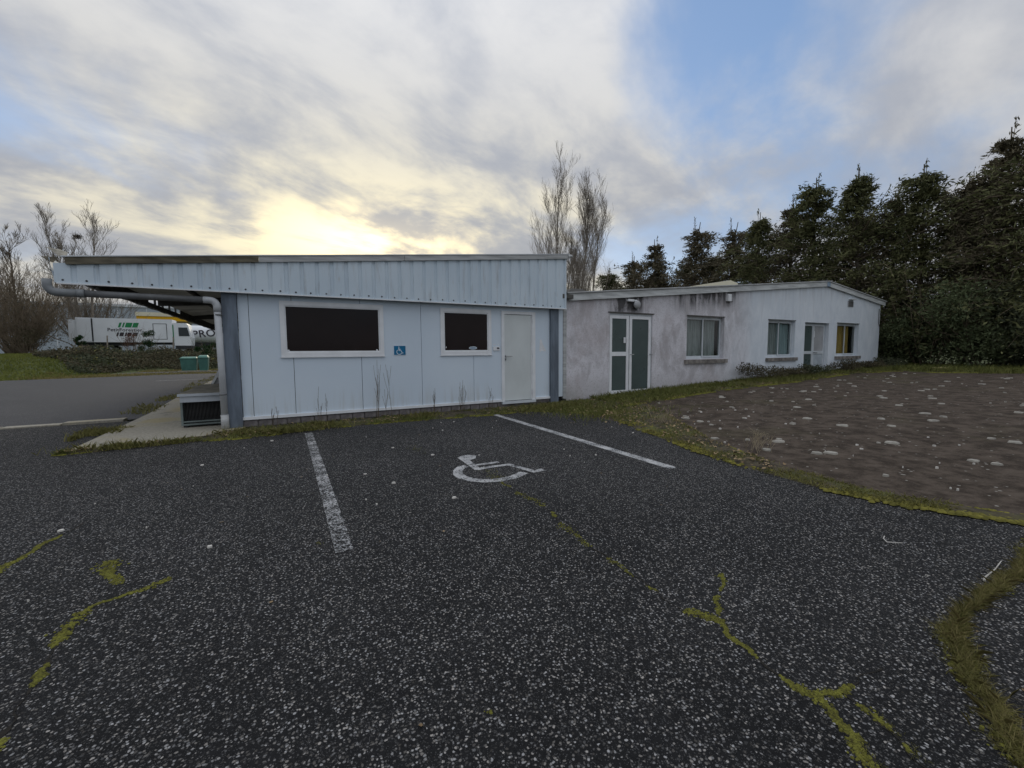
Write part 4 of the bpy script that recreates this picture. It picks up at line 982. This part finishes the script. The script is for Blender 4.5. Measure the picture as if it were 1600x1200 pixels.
def shrub(name, label, loc, w, h, nleaf, leafm, lsize, twigs=60, twm='twig_brown', group=None, cat='shrub', clumps=9, bare=0.0, dens=.42):
    T = thing(name, label, cat, (loc[0], loc[1], gz(*loc)), group)
    cc = np.stack([NR.normal(0, w*.26, clumps), NR.normal(0, w*.22, clumps), h*(.16+.62*NR.random(clumps))], 1)
    cr_ = w*.5*(.35+.35*NR.random(clumps))
    if nleaf:
        k = NR.integers(0, clumps, nleaf); u = unit(NR.normal(size=(nleaf, 3))); rr = NR.random(nleaf)**dens
        C = cc[k]+u*rr[:, None]*np.stack([cr_[k], cr_[k], np.minimum(cr_[k], h*.36)], 1); C[:, 2] = np.abs(C[:, 2])*.97+.03
        Dv = unit(u*.7+NR.normal(size=(nleaf, 3))*.6+np.array([0, 0, .15]))
        V, F = leaves_mesh(C, Dv, lsize*NR.uniform(.6, 1.5, nleaf), lsize*.42*NR.uniform(.6, 1.3, nleaf)); f_ = mesh('foliage', V, F, leafm); f_.parent = T
    out = []
    for q in range(twigs):
        a = NR.uniform(0, 6.28); s_ = NR.uniform(.05, .75)
        grow((math.cos(a)*w*.08, math.sin(a)*w*.08, -.1), (math.cos(a)*s_, math.sin(a)*s_, 1), h*NR.uniform(.6, 1.15), .022*max(.25, h/3), 2 if bare else 1, out, .45, .5, (6, 4) if bare else (5,))
    P0, P1 = np.array([o[0] for o in out]), np.array([o[1] for o in out])
    mr = .010 if bare else .004
    V, F = segs_mesh(P0, P1, np.maximum([o[2] for o in out], mr), np.maximum([o[3] for o in out], mr*.8), 3); s = mesh('stems', V, F, twm); s.parent = T
    return T
# shrubs on the left bank
G1 = 'brown leafless shrubs on the left bank'
for (x, y, w, h, lab) in ((-23.4, 61.5, 6.5, 6.2, 'brown leafless shrub at the far left above the green bank'), (-22.0, 58.5, 4.6, 6.6, 'tall brown leafless shrub left of the truck tail'), (-20.6, 56.5, 3.2, 4.2, 'dark tangled shrub beside the rear end of the truck'),
                          (-27.5, 62.5, 6.0, 5.4, 'low brown shrub at the left edge of the picture'), (-21.6, 75.5, 8.5, 8.2, 'reddish brown shrub rising behind the truck roof')):
    shrub('bare_shrub', lab, (x, y), w, h, 1100, 'bramble_leaf', .15, 46, group=G1, bare=1)
shrub('ivy_stump', 'ivy covered stump in front of the truck side door', (-17.2, 56.6), .9, 2.3, 900, 'ivy_leaf', .14, 6, group='ivy plants on the left bank', clumps=5)
shrub('ivy_bush', 'small dark green ivy bush in front of the truck box', (-11.1, 52.8), 1.5, 2.6, 1300, 'ivy_leaf', .15, 6, group='ivy plants on the left bank', clumps=6)
shrub('ivy_bush', 'dark ivy bush below the tanker beside the downpipe', (-5.9, 46.6), 1.4, 2.4, 1100, 'ivy_leaf', .15, 6, group='ivy plants on the left bank', clumps=6)
shrub('rust_shrub', 'rust coloured shrub in front of the middle of the truck', (-12.0, 51.4), 1.3, 2.6, 700, 'rust_leaf', .11, 12, cat='shrub', clumps=6)
for i, (x, y, lab) in enumerate(((-14.2, 53.2, 'thin wooden stake below the truck lettering'), (-9.0, 51.5, 'thin wooden stake in front of the truck cab'))):
    tag(MB().tube([(x, y, gz(x, y)-.2), (x+.02, y, gz(x, y)+1.0), (x+.05, y, gz(x, y)+1.75)], [.06, .055, .05], 7).build('wooden_stake', 'bark_pale'), lab, 'stake', 'stakes on the left bank')
# bramble bank
def scatter(n_, x0, x1, y0, y1): return np.stack([NR.uniform(x0, x1, n_), NR.uniform(y0, y1, n_)], 1)
p = scatter(60000, -22, -1.5, 35, 56); e = 31.3+9.5*ss(-13.5, -7.5, p[:, 0])
lim = 1.5+np.maximum(0, -10.5-p[:, 0])*2.3
p = p[(p[:, 1] > e+lim+1.2*np.sin(p[:, 0]*1.3)) & (p[:, 1] < e+16)]
hh = (.6+.9*NR.random(len(p))**3)*(.15+.40*(np.sin(p[:, 0]*.9+p[:, 1]*.7)*.5+.5)+.2*(np.sin(p[:, 0]*2.3-p[:, 1]*1.9)*.5+.5))
C = np.c_[p, ground_z(p[:, 0], p[:, 1])+hh*NR.random(len(p))**.6]
V, F = leaves_mesh(C, unit(NR.normal(size=C.shape)+[0, 0, .3]), NR.uniform(.12, .30, len(C)), NR.uniform(.06, .13, len(C)))
bk = (np.sin(C[:, 0]*1.1+2)+np.sin(C[:, 1]*1.4+C[:, 0]*.5)+NR.normal(0, .6, len(C)) > .5).astype(int)+(NR.random(len(C)) > .93)*1
tag(mesh('bramble_bank', V, F, ['bramble_leaf', 'shrub_dark', 'grass_olive'], mi=bk), 'dark brown bramble thicket covering the bank below the truck', 'brambles', kind='stuff')

def blades(name, p, h, w, m_, lean=.35, label=None, cat='grass', zoff=0.0):
    n_ = len(p); z = ground_z(p[:, 0], p[:, 1])+zoff-.01; a = NR.uniform(0, 6.28, n_); H_ = h*NR.uniform(.45, 1.25, n_); Wd = w*NR.uniform(.7, 1.3, n_)
    l1_ = lean*NR.uniform(.2, 1.4, n_); b = NR.uniform(0, 6.28, n_)
    base = np.c_[p, z]; s_ = np.c_[np.cos(a), np.sin(a), np.zeros(n_)]*Wd[:, None]*.5; dl_ = np.c_[np.cos(b)*l1_, np.sin(b)*l1_, np.ones(n_)]
    mid = base+unit(dl_)*(H_*.55)[:, None]; tip = mid+unit(dl_+np.c_[np.cos(b)*l1_*1.8, np.sin(b)*l1_*1.8, -.25*np.ones(n_)*(l1_ > .5)])*(H_*.5)[:, None]
    V = np.stack([base-s_, base+s_, mid+s_*.75, tip, mid-s_*.75], 1).reshape(-1, 3)
    o = mesh(name, V, np.arange(n_*5).reshape(-1, 5), m_)
    return tag(o, label, cat, kind='stuff')
# green bank, left
p = scatter(60000, -40, -10, 30.2, 60); e = 31.3+9.5*ss(-13.5, -7.5, p[:, 0]); lim = 3.4+np.maximum(0, -10.5-p[:, 0])*2.3
p = p[(p[:, 1] > e-1.2-.11*np.minimum(0, p[:, 0]+12)*0) & (p[:, 1] < e+lim+4)]
blades('bank_grass', p, .17, .06, 'grass_bank', .4, 'bright green grass covering the bank left of the brambles', zoff=-.03)
p = np.r_[scatter(5000, -12.5, -2.6, 32.0, 36.2), scatter(2200, -9, -1.2, 39.2, 42.0), scatter(1500, -20, -11, 30.2, 31.8)]; p = p[p[:, 1] > 32.2+1.4*ss(-9, -5, p[:, 0])]
blades('bank_dry_grass', p, .13, .05, 'grass_dry', .5, 'yellowish dry grass strip at the far edge of the rear yard', zoff=-.03)
p = np.r_[scatter(1100, -2.9, -2.35, 8.1, 9.6), scatter(1600, -3.1, -2.45, 11, 20), scatter(900, -3.4, -2.6, 20, 31)]
p = p[np.sin(p[:, 1]*2.1)+.4*np.sin(p[:, 1]*5.3+p[:, 0]*9) > -.25]
blades('walkway_weeds', p, .13, .016, 'grass_olive', .7, 'ragged dry weeds along the left edge of the concrete walkway')

# conifer row
def conifer_meshes(seed, H, Rr, leafm, sparse=1.0):
    rg = np.random.default_rng(seed); nb = int(300*sparse); segs = []; CC = []; DD = []; LL = []
    tp = [np.array([0, 0, -.2])]
    for i in range(8): tp.append(tp[-1]+np.array([rg.normal(0, .07), rg.normal(0, .07), (H+.1)/8]))
    tp = np.array(tp); tz = tp[:, 2]
    ctr = lambda z: np.array([np.interp(z, tz, tp[:, 0]), np.interp(z, tz, tp[:, 1]), z])
    lobes = [(rg.uniform(0, 6.28), rg.uniform(.2, .92), rg.uniform(-.35, .55)) for _ in range(16)]
    leaders = [(0, 0, H+.25)]+[(rg.normal(0, Rr*.33), rg.normal(0, Rr*.33), H*rg.uniform(.66, .90)) for _ in range(5)]
    for b in range(nb):
        t = rg.random()**.85*.88+.045; z = t*H; a = rg.uniform(0, 6.28)
        R_ = Rr*(1.0-t)**.80*(.6+.4*min(1, t*5))*1.12+.12
        for la, lz, lw in lobes:
            dd_ = math.cos(a-la)
            if dd_ > .4 and abs(t-lz) < .09: R_ *= 1+lw
        R_ *= rg.uniform(.55, 1.12); c0 = ctr(z); out_ = np.array([math.cos(a), math.sin(a), 0])
        rise = rg.uniform(.25, .75); n_ = 6; prev = c0
        side = np.array([-out_[1], out_[0], 0])*rg.normal(0, .18)
        for i in range(1, n_+1):
            s_ = i/n_; q = c0+out_*R_*s_+side*R_*s_*s_+np.array([0, 0, R_*(rise*s_-.42*s_*s_*s_)])
            segs.append((prev, q, .03*(1-s_)*(1.2-t)+.006, .03*(1-s_-.1)*(1.2-t)+.006)); prev = q
            m_ = int(rg.integers(8, 17)*(1.0 if s_ > .45 else .3))
            for _ in range(m_):
                off = rg.normal(size=3)*np.array([.13, .13, .10])*(.6+R_*.28)
                dv = out_*.8+rg.normal(size=3)*.55+np.array([0, 0, .35-.7*s_*rg.random()])
                CC.append(q+off); DD.append(dv); LL.append(rg.uniform(.11, .30))
    for lx, ly, lz in leaders:                       # feathery leaders
        for _ in range(60):
            u = rg.random(); z = lz-u*2.1; w_ = .02+.26*u**1.5
            CC.append(np.array([lx*(1-.25*u)+rg.normal(0, w_), ly*(1-.25*u)+rg.normal(0, w_), z])); DD.append(np.array([rg.normal(0, .5), rg.normal(0, .5), .75])); LL.append(rg.uniform(.10, .24))
        b0 = ctr(lz*.72); segs.append((b0, np.array([lx, ly, lz-.1]), .04, .008))
    CC, DD, LL = np.array(CC), unit(np.array(DD)), np.array(LL)
    V, F = leaves_mesh(CC, DD, LL, LL*.26)
    P0 = np.array([s_[0] for s_ in segs]); P1 = np.array([s_[1] for s_ in segs])
    V2, F2 = segs_mesh(P0, P1, np.maximum([s_[2] for s_ in segs], .005), np.maximum([s_[3] for s_ in segs], .004), 3)
    tr = MB().tube(tp, list(np.linspace(.17, .02, len(tp))), 8)
    return (V, F, leafm), (V2, F2, 'twig_brown'), tr
PROTO = []
for sd_, Rr, lm, sp in ((1, 2.5, 'needle_green', 1.0), (2, 2.3, 'needle_brown', .9), (3, 2.7, 'needle_green', 1.1), (4, 2.4, 'needle_brown', .7)):
    lf, br, tr = conifer_meshes(sd_, 10.0, Rr, lm, sp)
    a = mesh('crown', *lf); b = mesh('branches', *br); c = tr.build('trunk', 'bark'); PROTO.append((a, b, c, [True]))
def conifer(label, x, y, H, k, group='row of conifers behind the right building', sx=1.0):
    T = thing('conifer_tree', label, 'tree', (x, y, gz(x, y)), group); a, b, c, fresh = PROTO[k]
    T.rotation_euler.z = NR.uniform(0, 6.28); T.scale = (sx*H/10, sx*H/10, H/10)
    parts = []
    for o in (a, b, c):
        if not fresh[0]: o = o.copy(); COL.objects.link(o)
        o.parent = T; parts.append(o)
    fresh[0] = False; parts[1].parent = parts[0]
    return T
CON = [('tallest dark conifer cut by the right picture edge', 25.5, 4.4, 9.9, 2, 1.05), ('dark conifer second from the right edge, top rising at the picture corner', 25.8, 5.7, 9.7, 1, 1.0), ('lower brownish conifer filling the dip near the right edge', 26.3, 6.9, 8.3, 3, 1.0),
       ('broad green conifer between the two dips on the right', 25.5, 8.2, 9.1, 0, 1.0), ('shorter dark conifer left of the broad green one', 26.3, 9.4, 8.5, 1, .95), ('tall feathery conifer above the right roof corner', 25.6, 10.8, 9.8, 2, .95), ('tall conifer above the roof ridge of the rendered building', 25.5, 12.5, 10.0, 0, 1.0),
       ('conifer left of the roof ridge, a step lower than its neighbour', 25.9, 14.0, 9.4, 1, 1.0), ('pointed green conifer, leftmost of the dense row', 25.6, 15.8, 9.1, 2, .9), ('thin conifer with drooping tip left of the dense row', 26.5, 18.2, 9.3, 3, 1.1), ('sparse conifer with see-through top above the cream roof light', 26.5, 21.0, 10.1, 3, 1.1),
       ('rounded brownish conifer beside the sparse ones', 26.5, 24.4, 9.6, 1, 1.15), ('small conifer near the left end of the row', 26.6, 27.2, 9.0, 3, 1.3), ('last low conifer at the left end of the row', 26.5, 29.9, 8.2, 0, 1.3)]
CON += [('low conifer behind, filling the gap left of the pointed green one', 28.0, 17.2, 7.6, 1, 1.25), ('low conifer behind the two sparse ones', 28.2, 20.2, 7.9, 0, 1.25), ('low conifer behind, between the sparse and the rounded ones', 28.2, 23.2, 8.0, 2, 1.15),
        ('low conifer behind the small one near the left end', 28.4, 26.6, 7.9, 1, 1.3), ('low conifer behind the last one at the left end', 28.6, 30.6, 7.2, 3, 1.4), ('lower conifer behind the dip near the right edge', 28.4, 7.4, 8.4, 0, 1.1), ('lower conifer behind the roof ridge pair', 28.4, 12.0, 8.6, 3, 1.2)]
for lab, x, y, H, k, sx in CON: conifer(lab, x, y, H, k, sx=sx)
# shrubs in front of the row
G2 = 'shrubs in front of the conifer row'
for (x, y, w, h, m_, lab) in ((25.6, 9.4, 2.8, 3.2, 'shrub_dark', 'dark shrub against the right end of the rendered building'), (24.7, 7.5, 3.3, 3.4, 'shrub_leaf', 'green bushy shrub right of the building corner'),
                              (24.8, 5.7, 3.2, 3.7, 'shrub_leaf', 'large green shrub in the middle of the right thicket'), (25.0, 4.2, 3.4, 3.5, 'shrub_dark', 'grey green shrub cut by the right picture edge'), (25.0, 2.6, 3.2, 3.6, 'shrub_dark', 'dark shrub just past the right picture edge'),
                              (27.4, 9.0, 4.6, 4.2, 'shrub_dark', 'dark undergrowth shrub behind the building corner'), (27.6, 5.5, 4.8, 4.2, 'shrub_dark', 'dark undergrowth shrub behind the green thicket')):
    shrub('thicket_shrub', lab, (x, y), w, h, 7500, m_, .15, 14, group=G2, clumps=16, dens=.35)
p = scatter(9000, 20.3, 26.5, 1.0, 9.5); p = p[(p[:, 0] > 20.6+1.2*ss(5.2, 3.0, p[:, 1])) & ~((p[:, 0] < 22.9) & (p[:, 1] > 8.45))]
blades('thicket_grass', p, .22, .03, 'grass_blade', .45, 'long green grass at the foot of the right thicket')

# ---- verge growth near the buildings
def along(A, B, n_, power=1.0):
    A = resample(A, .02); B = resample(B, .02); t = NR.random(n_); a = A[(t*(len(A)-1)).astype(int)]; b = B[(t*(len(B)-1)).astype(int)]; s_ = NR.random(n_)[:, None]**power
    return a*(1-s_)+b*s_
def clumpy(p, f_, thr):
    v = np.sin(p[:, 0]*f_+1.3)*np.sin(p[:, 1]*f_*1.3+.4)+.6*np.sin(p[:, 0]*f_*2.7+p[:, 1]*f_*2.1)+NR.normal(0, .35, len(p)); return p[v > thr]
p = clumpy(along(V1o, V1i, 15000), 3.1, .1); blades('verge_grass', p, .075, .009, 'grass_blade', .8, 'short weedy grass along the foot of the white panel building', zoff=.025)
p = np.r_[NR.normal([.0, 7.72], [.28, .05], (500, 2)), NR.normal([.62, 8.0], [.2, .10], (420, 2)), NR.normal([2.45, 8.15], [.16, .12], (420, 2)), NR.normal([-1.9, 7.62], [.32, .05], (520, 2)), NR.normal([5.2, 7.9], [.5, .25], (1500, 2)), NR.normal([-.6, 7.95], [.2, .12], (400, 2))]
blades('verge_tufts', p, .13, .010, 'grass_olive', .8, 'taller grass tufts along the foot of the white panel building', zoff=.02)
p = clumpy(along(YE, YI, 15000), 3.0, -.1); p = p[p[:, 1] > 1.2]
blades('edge_grass', p, .06, .008, 'grass_olive', .9, 'thin dry grass along the edge between asphalt and gravel yard', zoff=.02)
p = NR.normal([5.9, 7.2], [.55, .7], (3800, 2)); p = p[(p[:, 1] < 8.45) & (p[:, 1] > 5.4)]
blades('corner_grass', p, .11, .010, 'grass_blade', .8, 'green grass patch at the corner where the two buildings meet', zoff=.02)
p = clumpy(along(V3o, V3i, 26000, .8), 1.1, -.5); blades('wall_grass', p, .15, .013, 'grass_blade', .7, 'grass strip along the foot of the rendered building', zoff=.03)
p = clumpy(along(V3o, V3i, 9000, .7), 2.3, .2); blades('wall_dry_grass', p, .12, .012, 'grass_olive', .8, 'olive dry grass mixed into the strip along the rendered building', zoff=.03)

# moss cushions
def cushions(name, p, r, m_, label, squash=.45, zoff=0.0):
    n_ = len(p); r = r*NR.uniform(.45, 1.4, n_); K = 6; z = ground_z(p[:, 0], p[:, 1])+zoff
    V = np.zeros((n_, 2*K+1, 3)); ph = NR.uniform(0, 6.28, n_)
    for j in range(K):
        a = ph+2*math.pi*j/K; q = r*NR.uniform(.8, 1.2, n_)
        V[:, j] = np.c_[p[:, 0]+q*np.cos(a), p[:, 1]+q*np.sin(a), z-.003]; V[:, K+j] = np.c_[p[:, 0]+.65*q*np.cos(a), p[:, 1]+.65*q*np.sin(a), z+r*squash*.75*NR.uniform(.8, 1.2, n_)]
    V[:, 2*K] = np.c_[p, z+r*squash*1.05]; b = (np.arange(n_)*(2*K+1))[:, None]
    F = np.concatenate([b+np.array([[j, (j+1) % K, K+(j+1) % K, K+j]]) for j in range(K)]+[b+np.array([[K+j, K+(j+1) % K, 2*K, 2*K]]) for j in range(K)], 0)
    fl_ = [tuple(q) if q[2] != q[3] else tuple(q[:3]) for q in F.tolist()]
    return tag(mesh(name, V.reshape(-1, 3), fl_, m_, smooth=True), label, 'moss', kind='stuff')
def crack_pts(pl, n_, w, gaps=0.0, f_=9.0):
    P_ = resample(pl, .01); q_ = np.arange(len(P_))*.01; P_ = P_+np.stack([.010*np.sin(q_*17+1)+.006*np.sin(q_*41), .010*np.sin(q_*21+2)+.006*np.sin(q_*53)], 1); i = (NR.random(n_)*(len(P_)-1)).astype(int); s_ = i*.01
    ww = w*(.55+.45*np.sin(s_*f_+1)+.35*np.sin(s_*f_*2.6)); keep = ww > gaps*w
    return (P_[i]+NR.normal(size=(n_, 2))*np.clip(ww, .004, 1)[:, None]*.5)[keep]
CR = [(1.91, 3.87), (1.86, 3.42), (1.9, 2.93), (1.78, 2.41), (1.74, 1.9), (1.73, 1.62), (1.71, 1.34), (1.81, 1.25), (1.74, 1.11), (1.69, .93), (1.71, .76), (1.65, .67), (1.58, .55), (1.52, .42)]
p = np.r_[crack_pts(CR[:5], 900, .040, .3), crack_pts(CR[4:7], 260, .014, .5), crack_pts(CR[6:], 2600, .024, .1), crack_pts([(2.18, 1.48), (1.94, 1.33), (1.82, 1.26)], 420, .014, .2, 22), crack_pts([(1.71, .755), (1.80, .74), (1.90, .73)], 300, .013), crack_pts([(1.79, .66), (1.76, .55), (1.72, .48)], 260, .012, .5, 20)]
cushions('crack_moss', p, .0055, 'moss', 'green moss filling the long crack in the foreground asphalt', .65)
p = np.r_[crack_pts([(-1.62, 3.45), (-1.55, 3.67), (-1.49, 3.98), (-1.39, 4.37)], 1500, .034, .1, 5), crack_pts([(-1.01, 3.45), (-.95, 3.28), (-.86, 3.12)], 420, .05, .1, 9), crack_pts([(-.63, 3.01), (-.83, 2.92), (-.95, 2.83)], 420, .018, .3), crack_pts([(-.95, 2.83), (-.93, 2.46), (-.90, 2.21), (-.9, 2.03), (-.86, 1.8)], 1000, .03, .4, 6)]
cushions('crack_moss', p, .0075, 'moss', 'green moss in the broken cracks of the asphalt at lower left', .55)
p = clumpy(along(YE, YI, 11000, 1.25), 2.2, .12); p = p+NR.normal(0, .025, p.shape); cushions('edge_moss', p, .018, 'moss_yellow', 'yellow green moss along the edge of the gravel yard', .5, .012)
p = np.r_[clumpy(along(V1o, [(a, b+.22) for a, b in V1o], 5200), 3.7, .15), NR.normal([4.68, 3.02], [.09, .07], (130, 2))]; cushions('verge_moss', p, .020, 'moss', 'green moss along the asphalt in front of the panel building', .5, .004)
p = clumpy(along(V3o, [(a, b+.35) for a, b in V3o], 6500), 1.7, .1); cushions('wall_moss', p, .045, 'moss', 'moss band where the gravel yard meets the grass strip', .4, .0)
p = np.r_[NR.normal([1.56, 5.55], [.05, .14], (60, 2)), NR.normal([.18, 3.1], [.012, .012], (9, 2)), NR.normal([.61, 1.30], [.008, .008], (7, 2)), NR.normal([1.93, 3.98], [.05, .12], (60, 2))]
cushions('spot_moss', p, .006, 'moss', 'small moss specks on the asphalt bay', .5)
# the grassy joint at lower right
GJ = [(4.4, .69), (3.75, .66), (3.21, .68), (2.82, .68), (2.58, .63), (2.34, .51), (2.17, .41), (2.03, .32), (1.9, .2), (1.7, .0)]
p = crack_pts(GJ, 12000, .055, -1, 3); blades('joint_grass', p, .045, .0030, 'grass_olive', 1.1, 'matted dry grass growing in the asphalt joint at lower right')
p = crack_pts(GJ, 3400, .05, -1, 3); blades('joint_straw', p, .085, .0020, 'grass_dry', 1.5, 'pale straw blades in the asphalt joint at lower right')
p = crack_pts(GJ, 2200, .055, -1, 3); cushions('joint_moss', p, .008, 'moss', 'moss under the grass of the asphalt joint at lower right', .5)
p = np.r_[crack_pts(CR[6:], 420, .02, .1), crack_pts(CR[:5], 260, .04, .3), crack_pts([(1.60, .58), (1.52, .42), (1.45, .3)], 420, .03, -1), crack_pts([(1.79, .60), (1.72, .48)], 260, .02, -1)]; blades('crack_grass', p, .024, .0026, 'grass_olive', 1.0, 'short grass sprouting along the foreground crack')

# dark ribbons: soil plus the shade of uncut cracks, put into the colour
def soil(name, pl, w, label):
    P_ = resample(pl, .012); q_ = np.linspace(0, len(resample(pl, .01))*.01, len(P_)); P_ = P_+np.stack([.010*np.sin(q_*17+1)+.006*np.sin(q_*41), .010*np.sin(q_*21+2)+.006*np.sin(q_*53)], 1); mb = MB()
    stroke(mb, P_.tolist(), [max(.003, w*(.6+.5*math.sin(i*.21)+.4*NR.normal())) for i in range(len(P_))], flat, .0008, .0022); return tag(mb.build(name, 'crack_shade_soil'), label, 'soil', kind='stuff')
soil('crack_shade_soil', CR, .012, 'dark soil and painted shade in the long foreground crack'); soil('crack_shade_soil', [(1.72, .755), (1.82, .74), (1.94, .725), (2.08, .71)], .010, 'dark soil and painted shade in the side branch of the foreground crack')
soil('crack_shade_soil', [(1.80, .74), (1.79, .66), (1.76, .55), (1.70, .44)], .010, 'dark soil and painted shade in the parallel branch of the foreground crack'); soil('crack_shade_soil', [(-.63, 3.01), (-.83, 2.92), (-.95, 2.83), (-.93, 2.46), (-.90, 2.21), (-.9, 2.03), (-.86, 1.8)], .016, 'dark soil and painted shade in the lower left crack')
soil('joint_soil', GJ, .06, 'dark soil under the grassy joint at lower right'); soil('crack_shade_soil', [(-1.7, 3.2), (-1.55, 3.67), (-1.49, 3.98), (-1.39, 4.37)], .02, 'dark soil and painted shade in the far left crack')
# fallen leaves, lichen, stones
def litter(name, p, size, m_, label, cat, zoff=.006, thick=0.25):
    n_ = len(p); a = NR.uniform(0, 6.28, n_); s_ = size*NR.uniform(.5, 1.4, n_); z = ground_z(p[:, 0], p[:, 1])+zoff; K = 6; V = np.zeros((n_, K, 3))
    for j in range(K):
        q = a+2*math.pi*j/K; r_ = s_*NR.uniform(.65, 1.1, n_)*(1 if j % 3 else 1.35); V[:, j] = np.c_[p[:, 0]+r_*np.cos(q), p[:, 1]+r_*np.sin(q)*.75, z+np.abs(NR.normal(0, thick, n_))*s_]
    return tag(mesh(name, V.reshape(-1, 3), np.arange(n_*K).reshape(-1, K), m_), label, cat, kind='stuff')
p = np.r_[clumpy(along(V1o, V1i, 900), 2.2, .1), along(YE[:5], YI[:5], 330), NR.normal([6.0, 6.8], [.6, .9], (260, 2)), along(V3o[:7], [(a, b+.5) for a, b in V3o[:7]], 800)]
litter('fallen_leaves', p, .019, 'litter', 'brown fallen leaves along the verges', 'leaves', .045, .5)
p = np.r_[scatter(26, -1.5, 3.5, 1.2, 7.2), [[2.75, .60], [2.42, .40], [2.62, .56]]]; litter('stray_leaves', p, .010, 'litter', 'few small stray leaves on the asphalt', 'leaves', .004)
p = scatter(170, 5.3, 20, .5, 7.0); p = p[p[:, 0] > np.interp(p[:, 1], [.5, 1.5, 3, 4, 5, 7], [5.2, 4.9, 5.1, 5.5, 6.2, 7.4])]
def discs(name, p, size, m_, label, cat):
    n_ = len(p); K = 9; s_ = size*NR.uniform(.35, 1.5, n_)**1.2; z = ground_z(p[:, 0], p[:, 1]); a0 = NR.uniform(0, 6.28, n_); V = np.zeros((n_, 2*K, 3)); hh_ = .012*NR.uniform(.6, 1.3, n_)
    for j in range(K):
        q = a0+2*math.pi*j/K; r_ = s_*NR.uniform(.62, 1.15, n_)
        V[:, j] = np.c_[p[:, 0]+r_*np.cos(q), p[:, 1]+r_*np.sin(q), z-.008]; V[:, K+j] = np.c_[p[:, 0]+r_*.85*np.cos(q), p[:, 1]+r_*.85*np.sin(q), z+hh_]
    fs = []
    for i in range(n_):
        b = i*2*K; fs.append(tuple(range(b+K, b+2*K))); fs += [(b+j, b+(j+1) % K, b+K+(j+1) % K, b+K+j) for j in range(K)]
    return tag(mesh(name, V.reshape(-1, 3), fs, m_), label, cat, kind='stuff')
discs('lichen_patches', p, .055, 'lichen', 'pale lichen discs dotted over the brown gravel yard', 'lichen')
p = np.r_[scatter(30, -1.5, 3.6, 3.0, 7.4), scatter(40, 4.5, 8, .8, 6)]; discs('pale_pebbles', p, .016, 'pale_stone', 'small pale pebbles on the asphalt and yard', 'pebbles')

# twigs lying on the asphalt
mb = MB().tube([(3.60, 1.25, .012), (3.54, 1.235, .014), (3.50, 1.20, .012), (3.53, 1.17, .014), (3.57, 1.145, .012)], [.0025, .003, .004, .003, .002], 6)
tag(mb.build('hooked_twig', 'pale_stone'), 'pale hooked twig lying on the asphalt at right', 'twig')
mb = MB().tube([(3.42, .735, .012), (3.60, .735, .015), (3.78, .75, .012)], [.004, .003, .002], 6).tube([(3.42, .735, .012), (3.37, .725, .014)], [.004, .006], 6)
tag(mb.build('straight_twig', 'pale_stone'), 'pale straight twig above the grassy joint at the right edge', 'twig')
mb = MB().slab([(21.6, 6.3), (22.1, 6.1), (22.2, 6.25), (21.7, 6.45)], .52, .58); tag(mb.build('timber_offcut', 'wood_plank'), 'yellowish timber offcut lying on the grass before the thicket', 'plank')

# dry stalks before the white wall
def stalks(label, x, y, H, k):
    T = thing('dry_weed', label, 'weed', (x, y, .03), 'dry weed stalks in front of the white wall'); out = []
    for i in range(k):
        out = []
        grow((x+NR.uniform(-.06, .06), y+NR.uniform(-.04, .04), .0), (NR.normal(0, .05), NR.normal(0, .05), 1), H*NR.uniform(.45, 1.05), .004, 1, out, .35, 1.2, (3,), wig=.025)
        V, F = segs_mesh([o[0] for o in out], [o[1] for o in out], np.maximum([o[2] for o in out], .0026), np.maximum([o[3] for o in out], .002), 4); mesh('stem', V, F, 'dry_stalk', T)
for lab, x, H, k in (('short dry weed left of the first panel joint', -.12, .55, 3), ('dry weed stalks below the wide window', .62, .52, 3), ('tall dry weed stalks below the right end of the wide window', 1.55, .85, 4), ('single tall dry weed below the blue sign', 1.80, .95, 2),
                     ('dry weed at the panel joint left of the square window', 2.72, .55, 3), ('dry weed stalks below the square window', 3.35, .62, 4), ('dry weed stalks between square window and door', 4.0, .66, 3)):
    stalks(lab, x, 8.28, H, k)
for lab, x, y, w, h, lm in (('dark weedy bush under the gap between first and second right window', 13.6, 8.15, 1.3, .55, 'bramble_leaf'), ('low bramble under the second right window', 15.4, 8.1, 1.4, .34, 'bramble_leaf'), ('low bramble left of the grey double door', 16.4, 8.0, 1.0, .38, 'shrub_dark'),
                            ('weedy bush right of the grey double door', 19.0, 8.05, 1.0, .46, 'bramble_leaf'), ('weedy bush under the last right window', 20.6, 8.1, 1.4, .36, 'bramble_leaf'), ('weedy bush at the right corner of the rendered building', 22.2, 8.1, 1.2, .48, 'shrub_dark')):
    shrub('weed_bush', lab, (x, y), w, h, 1900, lm, .06, 10, 'dry_stalk', group='weed bushes along the rendered wall', cat='bush', clumps=9)
for lab, x, y in (('pale dead weed clump at the yard edge, nearer the buildings', 5.75, 5.1), ('pale dead weed clump at the yard edge, nearer the camera', 5.3, 3.15)):
    T = thing('dead_weed', lab, 'weed', (x, y, .01), 'dead weed clumps at the yard edge'); out = []
    for i in range(16): grow((x+NR.normal(0, .07), y+NR.normal(0, .07), -.01), (NR.normal(0, .35), NR.normal(0, .35), 1), NR.uniform(.15, .32), .003, 1, out, .6, .3, (5,), wig=.1)
    V, F = segs_mesh([o[0] for o in out], [o[1] for o in out], np.full(len(out), .0022), np.full(len(out), .0016), 3); mesh('stems', V, F, 'dead_grass', T)
